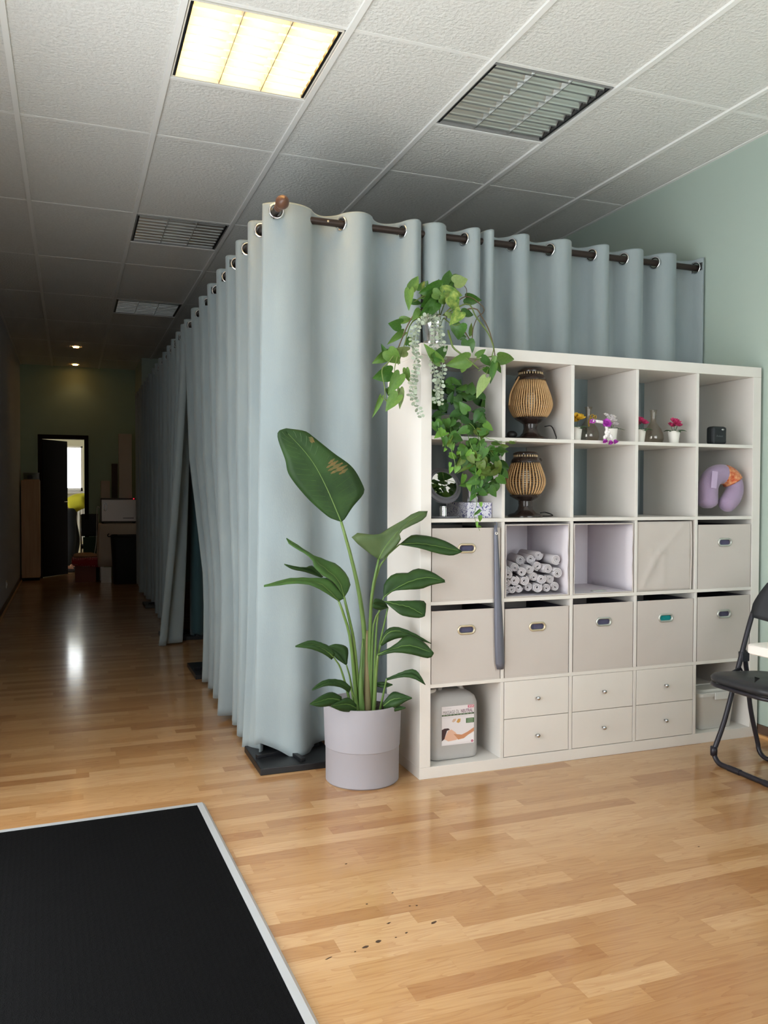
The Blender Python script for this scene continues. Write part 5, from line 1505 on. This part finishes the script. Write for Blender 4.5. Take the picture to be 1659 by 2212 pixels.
carton(.853, 8.72, 1.144, .168, .12, .875, 'tall narrow cream carton standing on the towel warmer', M_cart)
carton(.622, 8.74, 1.144, .115, .15, .235, 'short cream carton at the left end of the towel warmer', M_cart)
carton(.765, 8.80, 1.144, .075, .12, .47, 'dark slim carton between the two cream cartons', mat('brown_carton', (74, 58, 48), .7))
t = thing('cord', 'pale cable running down beside the towel warmer', 'cable', (0, 0, 0))
MB().tube(resample([(.612, 8.98, 1.0), (.575, 8.9, 1.02), (.568, 8.88, .8), (.56, 8.88, .55), (.53, 8.9, .35), (.50, 8.93, .31)], 30), .005, 6).build('cable_run', M_porc, t, smooth=True)
# black bin bag holder
t = thing('waste_bin', 'large black waste bin in front of the cloth-covered table', 'bin', (.925, 8.50, 0))
rows = []
for z, k_ in ((0, .80), (.01, .83), (.60, 1.0), (.63, 1.02)):
    rows.append([((x - .19) * k_, (y - .13) * k_, z) for x, y in rrect(.38, .26, .06, 5)])
b = MB().grid(rows, wrap=True); n = len(rows[0]); b.f.append(tuple(range(n)))
M_bin = mat('matt_black_plastic', (14, 13, 14), .6)
b.build('body', M_bin, t, smooth=True, solid=.004)
bx('lid', (-.185, -.125, .628), (.19, .13, .655), M_bin, t, .01)
t = thing('umbrella_handle_hook', 'small curved black hook hanging at the bin rim', 'hook', (.72, 8.36, .655))
MB().tube(resample([(.09, .02, .005), (.03, .01, .005), (-.005, 0, -.015), (-.028, 0, -.012), (-.03, 0, .012), (-.012, 0, .02)], 18), .007, 6).build('hook_rod', M_bin, t, smooth=True)
# stool with cushion and red cloth
t = thing('stool', 'square wooden stool by the far doorway', 'stool', (.42, 8.98, 0))
M_redw = mat('reddish_wood', (120, 66, 46), .55)
for k in range(2):
    bx('side_panel', (-.135 + k * .25, -.12, 0), (-.115 + k * .25, .12, .31), M_redw, t)
bx('front_panel', (-.115, -.12, 0), (.115, -.10, .31), M_redw, t)
bx('seat', (-.15, -.14, .31), (.15, .14, .33), M_redw, t)
t = thing('seat_cloth', 'red cloth with white dots hanging over the stool', 'cloth', (.42, 8.98, .3305))
rows = []
def red_dots():
    M = mat('red_dotted_cloth', (150, 30, 40), .8)
    N, L = M.node_tree.nodes, M.node_tree.links
    v = N.new('ShaderNodeTexVoronoi'); v.inputs['Scale'].default_value = 45; v.inputs['Randomness'].default_value = .1
    r = N.new('ShaderNodeValToRGB'); r.color_ramp.elements[0].position = .3; r.color_ramp.elements[1].position = .34
    r.color_ramp.elements[0].color = lin((220, 190, 180)); r.color_ramp.elements[1].color = lin((150, 30, 40))
    tc = N.new('ShaderNodeTexCoord'); L.new(tc.outputs['Object'], v.inputs['Vector']); L.new(v.outputs['Distance'], r.inputs[0]); L.new(r.outputs[0], N['Principled BSDF'].inputs['Base Color'])
    return M
PR = rrect(.33, .31, .02, 4)
for z, k_ in ((.002, .15), (.002, .0), (-.012, -.004), (-.06, -.012), (-.10, -.016)):
    rows.append([(x - .165 + (k_ if x < .165 else -k_), y - .155 + (k_ if y < .155 else -k_), z - (.035 * math.sin(q * .9) if z < -.05 else 0)) for q, (x, y) in enumerate(PR)])
b = MB().grid(rows, wrap=True); b.build('cloth', red_dots(), t, smooth=True, solid=.0015)
t = thing('seat_cushion', 'flat beige cushion on top of the dotted red cloth', 'cushion', (.42, 8.98, .334))
rows = [[(x - .155, y - .145, z) for x, y in [((a - .155) * k_ + .155, (c_ - .145) * k_ + .145) for a, c_ in rrect(.31, .29, .06, 4)]] for z, k_ in ((0, .8), (.012, .98), (.024, 1), (.04, .9), (.056, .5), (.06, .1))]
b = MB().grid(rows, wrap=True); n = len(rows[0]); b.f.append(tuple(range(n))[::-1]); b.f.append(tuple(5 * n + k for k in range(n)))
b.build('pad', mat('beige_cushion', (190, 150, 112), .9), t, smooth=True)
# black chair with chrome legs, green bag under it
t = thing('visitor_chair', 'black chair with chrome legs beside the far doorway', 'chair', (.49, 9.40, 0))
MB().box((-.115, .13, .60), (.125, .16, .92), Matrix.Rotation(-.06, 4, 'X')).build('backrest', M_bin, t, bevel=.02)
MB().box((-.125, -.16, .43), (.125, .15, .48)).build('seat', M_bin, t, bevel=.015)
for sx_ in (-1, 1):
    for sy_ in (-1, 1):
        MB().tube([(sx_ * .115, sy_ * .13, .44), (sx_ * .125, sy_ * .15, 0)], .009, 8).build('leg', M_chrome, t, smooth=True)
    MB().tube([(sx_ * .115, .14, .44), (sx_ * .118, .13, .9)], .008, 8).build('back_post', M_chrome, t, smooth=True)
t = thing('green_bag', 'dark green shopping bag by the black chair', 'bag', (.50, 9.17, 0))
rows = [[((x - .105) * k_, (y - .04) * k_, z) for x, y in rrect(.21, .08, .02, 3)] for z, k_ in ((0, .92), (.01, 1), (.3, 1.0), (.595, .98))]
b = MB().grid(rows, wrap=True); n = len(rows[0]); b.f.append(tuple(range(n)))
b.build('sack', mat('dark_green_fabric', (30, 62, 46), .8), t, smooth=True, solid=.002)
MB().tube(resample([(-.05, -.03, .56), (-.045, -.03, .64), (.045, -.03, .64), (.05, -.03, .56)], 12), .005, 6).build('bag_handle', M_bin, t, smooth=True)

# radiator below the far window
t = thing('radiator', 'white radiator under the bright far window', 'radiator', (-.1, 12.40, .35))
bx('back_plate', (0, .04, 0), (.7, .06, .72), M_porc, t)
for k in range(14):
    bx('fin', (.01 + k * .049, 0, .02), (.045 + k * .049, .04, .70), M_porc, t, .008)
MB().tube([(.03, .03, .02), (.03, .03, -.35)], .012, 8).build('pipe', M_porc, t)

# ---------------------------------------------------------------- the person bending in the doorway
PX, PY = .20, 10.45
per = thing('person', 'person in yellow top and black trousers bending forward beyond the doorway', 'person', (PX, PY, 0))
def skin_obj(name, joints, edges, radii, material, parent, root=0):
    me = bpy.data.meshes.new(name)
    me.from_pydata(joints, edges, [])
    me.materials.append(material)
    o = bpy.data.objects.new(name, me); COL.objects.link(o); o.parent = parent
    o.modifiers.new('skin', 'SKIN')
    for k, r in enumerate(radii):
        me.skin_vertices[0].data[k].radius = (r, r)
    me.skin_vertices[0].data[root].use_root = True
    sd = o.modifiers.new('smooth', 'SUBSURF'); sd.levels = 2; sd.render_levels = 2
    o.modifiers['skin'].use_smooth_shade = True
    return o
M_skin = mat('skin', (150, 104, 80), .55)
J = [(.02, 0, .92), (.05, 0, 1.02), (.16, -.01, 1.10), (.34, -.02, 1.13), (.43, -.02, 1.11), (.50, -.03, 1.08), (.60, -.04, 1.04),        # 0 pelvis 1 waist 2 mid 3 chest 4 neck base 5 neck 6 head
     (-.01, -.09, .86), (.04, -.11, .48), (-.03, -.11, .09), (.10, -.12, .03),                                                     # near leg
     (-.01, .09, .86), (.10, .11, .48), (.05, .11, .09), (.18, .12, .03),                                                          # far leg
     (.37, -.19, 1.08), (.40, -.22, .82), (.50, -.20, .60), (.53, -.19, .53),                                                      # near arm
     (.37, .16, 1.08), (.42, .2, .82), (.52, .17, .60), (.55, .16, .53)]
E_ = [(0, 1), (1, 2), (2, 3), (3, 4), (4, 5), (5, 6), (0, 7), (7, 8), (8, 9), (9, 10), (0, 11), (11, 12), (12, 13), (13, 14), (3, 15), (15, 16), (16, 17), (17, 18), (3, 19), (19, 20), (20, 21), (21, 22)]
RD = [.045, .05, .08, .095, .075, .055, .095, .055, .05, .04, .035, .055, .05, .04, .035, .06, .045, .034, .028, .06, .045, .034, .028]
body = skin_obj('body', J, E_, RD, M_skin, per)
body2 = skin_obj('trousers', [J[0], J[7], J[8], J[9], J[11], J[12], J[13], (.0, 0, 1.0)], [(0, 1), (1, 2), (2, 3), (0, 4), (4, 5), (5, 6), (0, 7)], [.155, .125, .088, .062, .125, .088, .062, .15], mat('black_trousers', (16, 16, 18), .85), per)
skin_obj('top', [(-.005, 0, 1.0), J[1], J[2], J[3], (.42, -.02, 1.115), J[15], (.40, -.21, .90), J[19], (.41, .19, .90)], [(0, 1), (1, 2), (2, 3), (3, 4), (3, 5), (5, 6), (3, 7), (7, 8)], [.135, .14, .142, .145, .085, .075, .062, .075, .062], mat('yellow_shirt', (196, 186, 40), .8), per)
MB().ball((.615, -.04, 1.06), (.10, .092, .105), 16, 12).build('hair', mat('black_hair', (18, 15, 15), .6), per, smooth=True)
MB().ball((.66, -.115, 1.00), (.05, .035, .06), 12, 8).build('face', M_skin, per, smooth=True)
for s, (wx, wy, wz) in ((-1, J[18]), (1, J[22])):
    MB().ball((wx + .01, wy, wz - .03), (.03, .016, .04), 10, 8).build('palm', M_skin, per, smooth=True)
    for k in range(4):
        MB().tube([(wx - .012 + .016 * k, wy, wz - .06), (wx - .008 + .018 * k, wy - .004, wz - .095 + .006 * abs(k - 1.5)), (wx - .002 + .018 * k, wy - .012, wz - .115 + .008 * abs(k - 1.5))], [.008, .0075, .006], 6).build('finger', M_skin, per, smooth=True)
    MB().tube([(wx - .016, wy, wz - .02), (wx - .04, wy - .006, wz - .045), (wx - .042, wy - .01, wz - .07)], [.009, .008, .007], 6).build('thumb', M_skin, per, smooth=True)
for k in (9, 13):
    x, y_, z = J[k]
    MB().ball((x + .055, y_, .042), (.125, .045, .042), 14, 8).build('shoe', mat('dark_shoe', (24, 22, 24), .6), per, smooth=True)
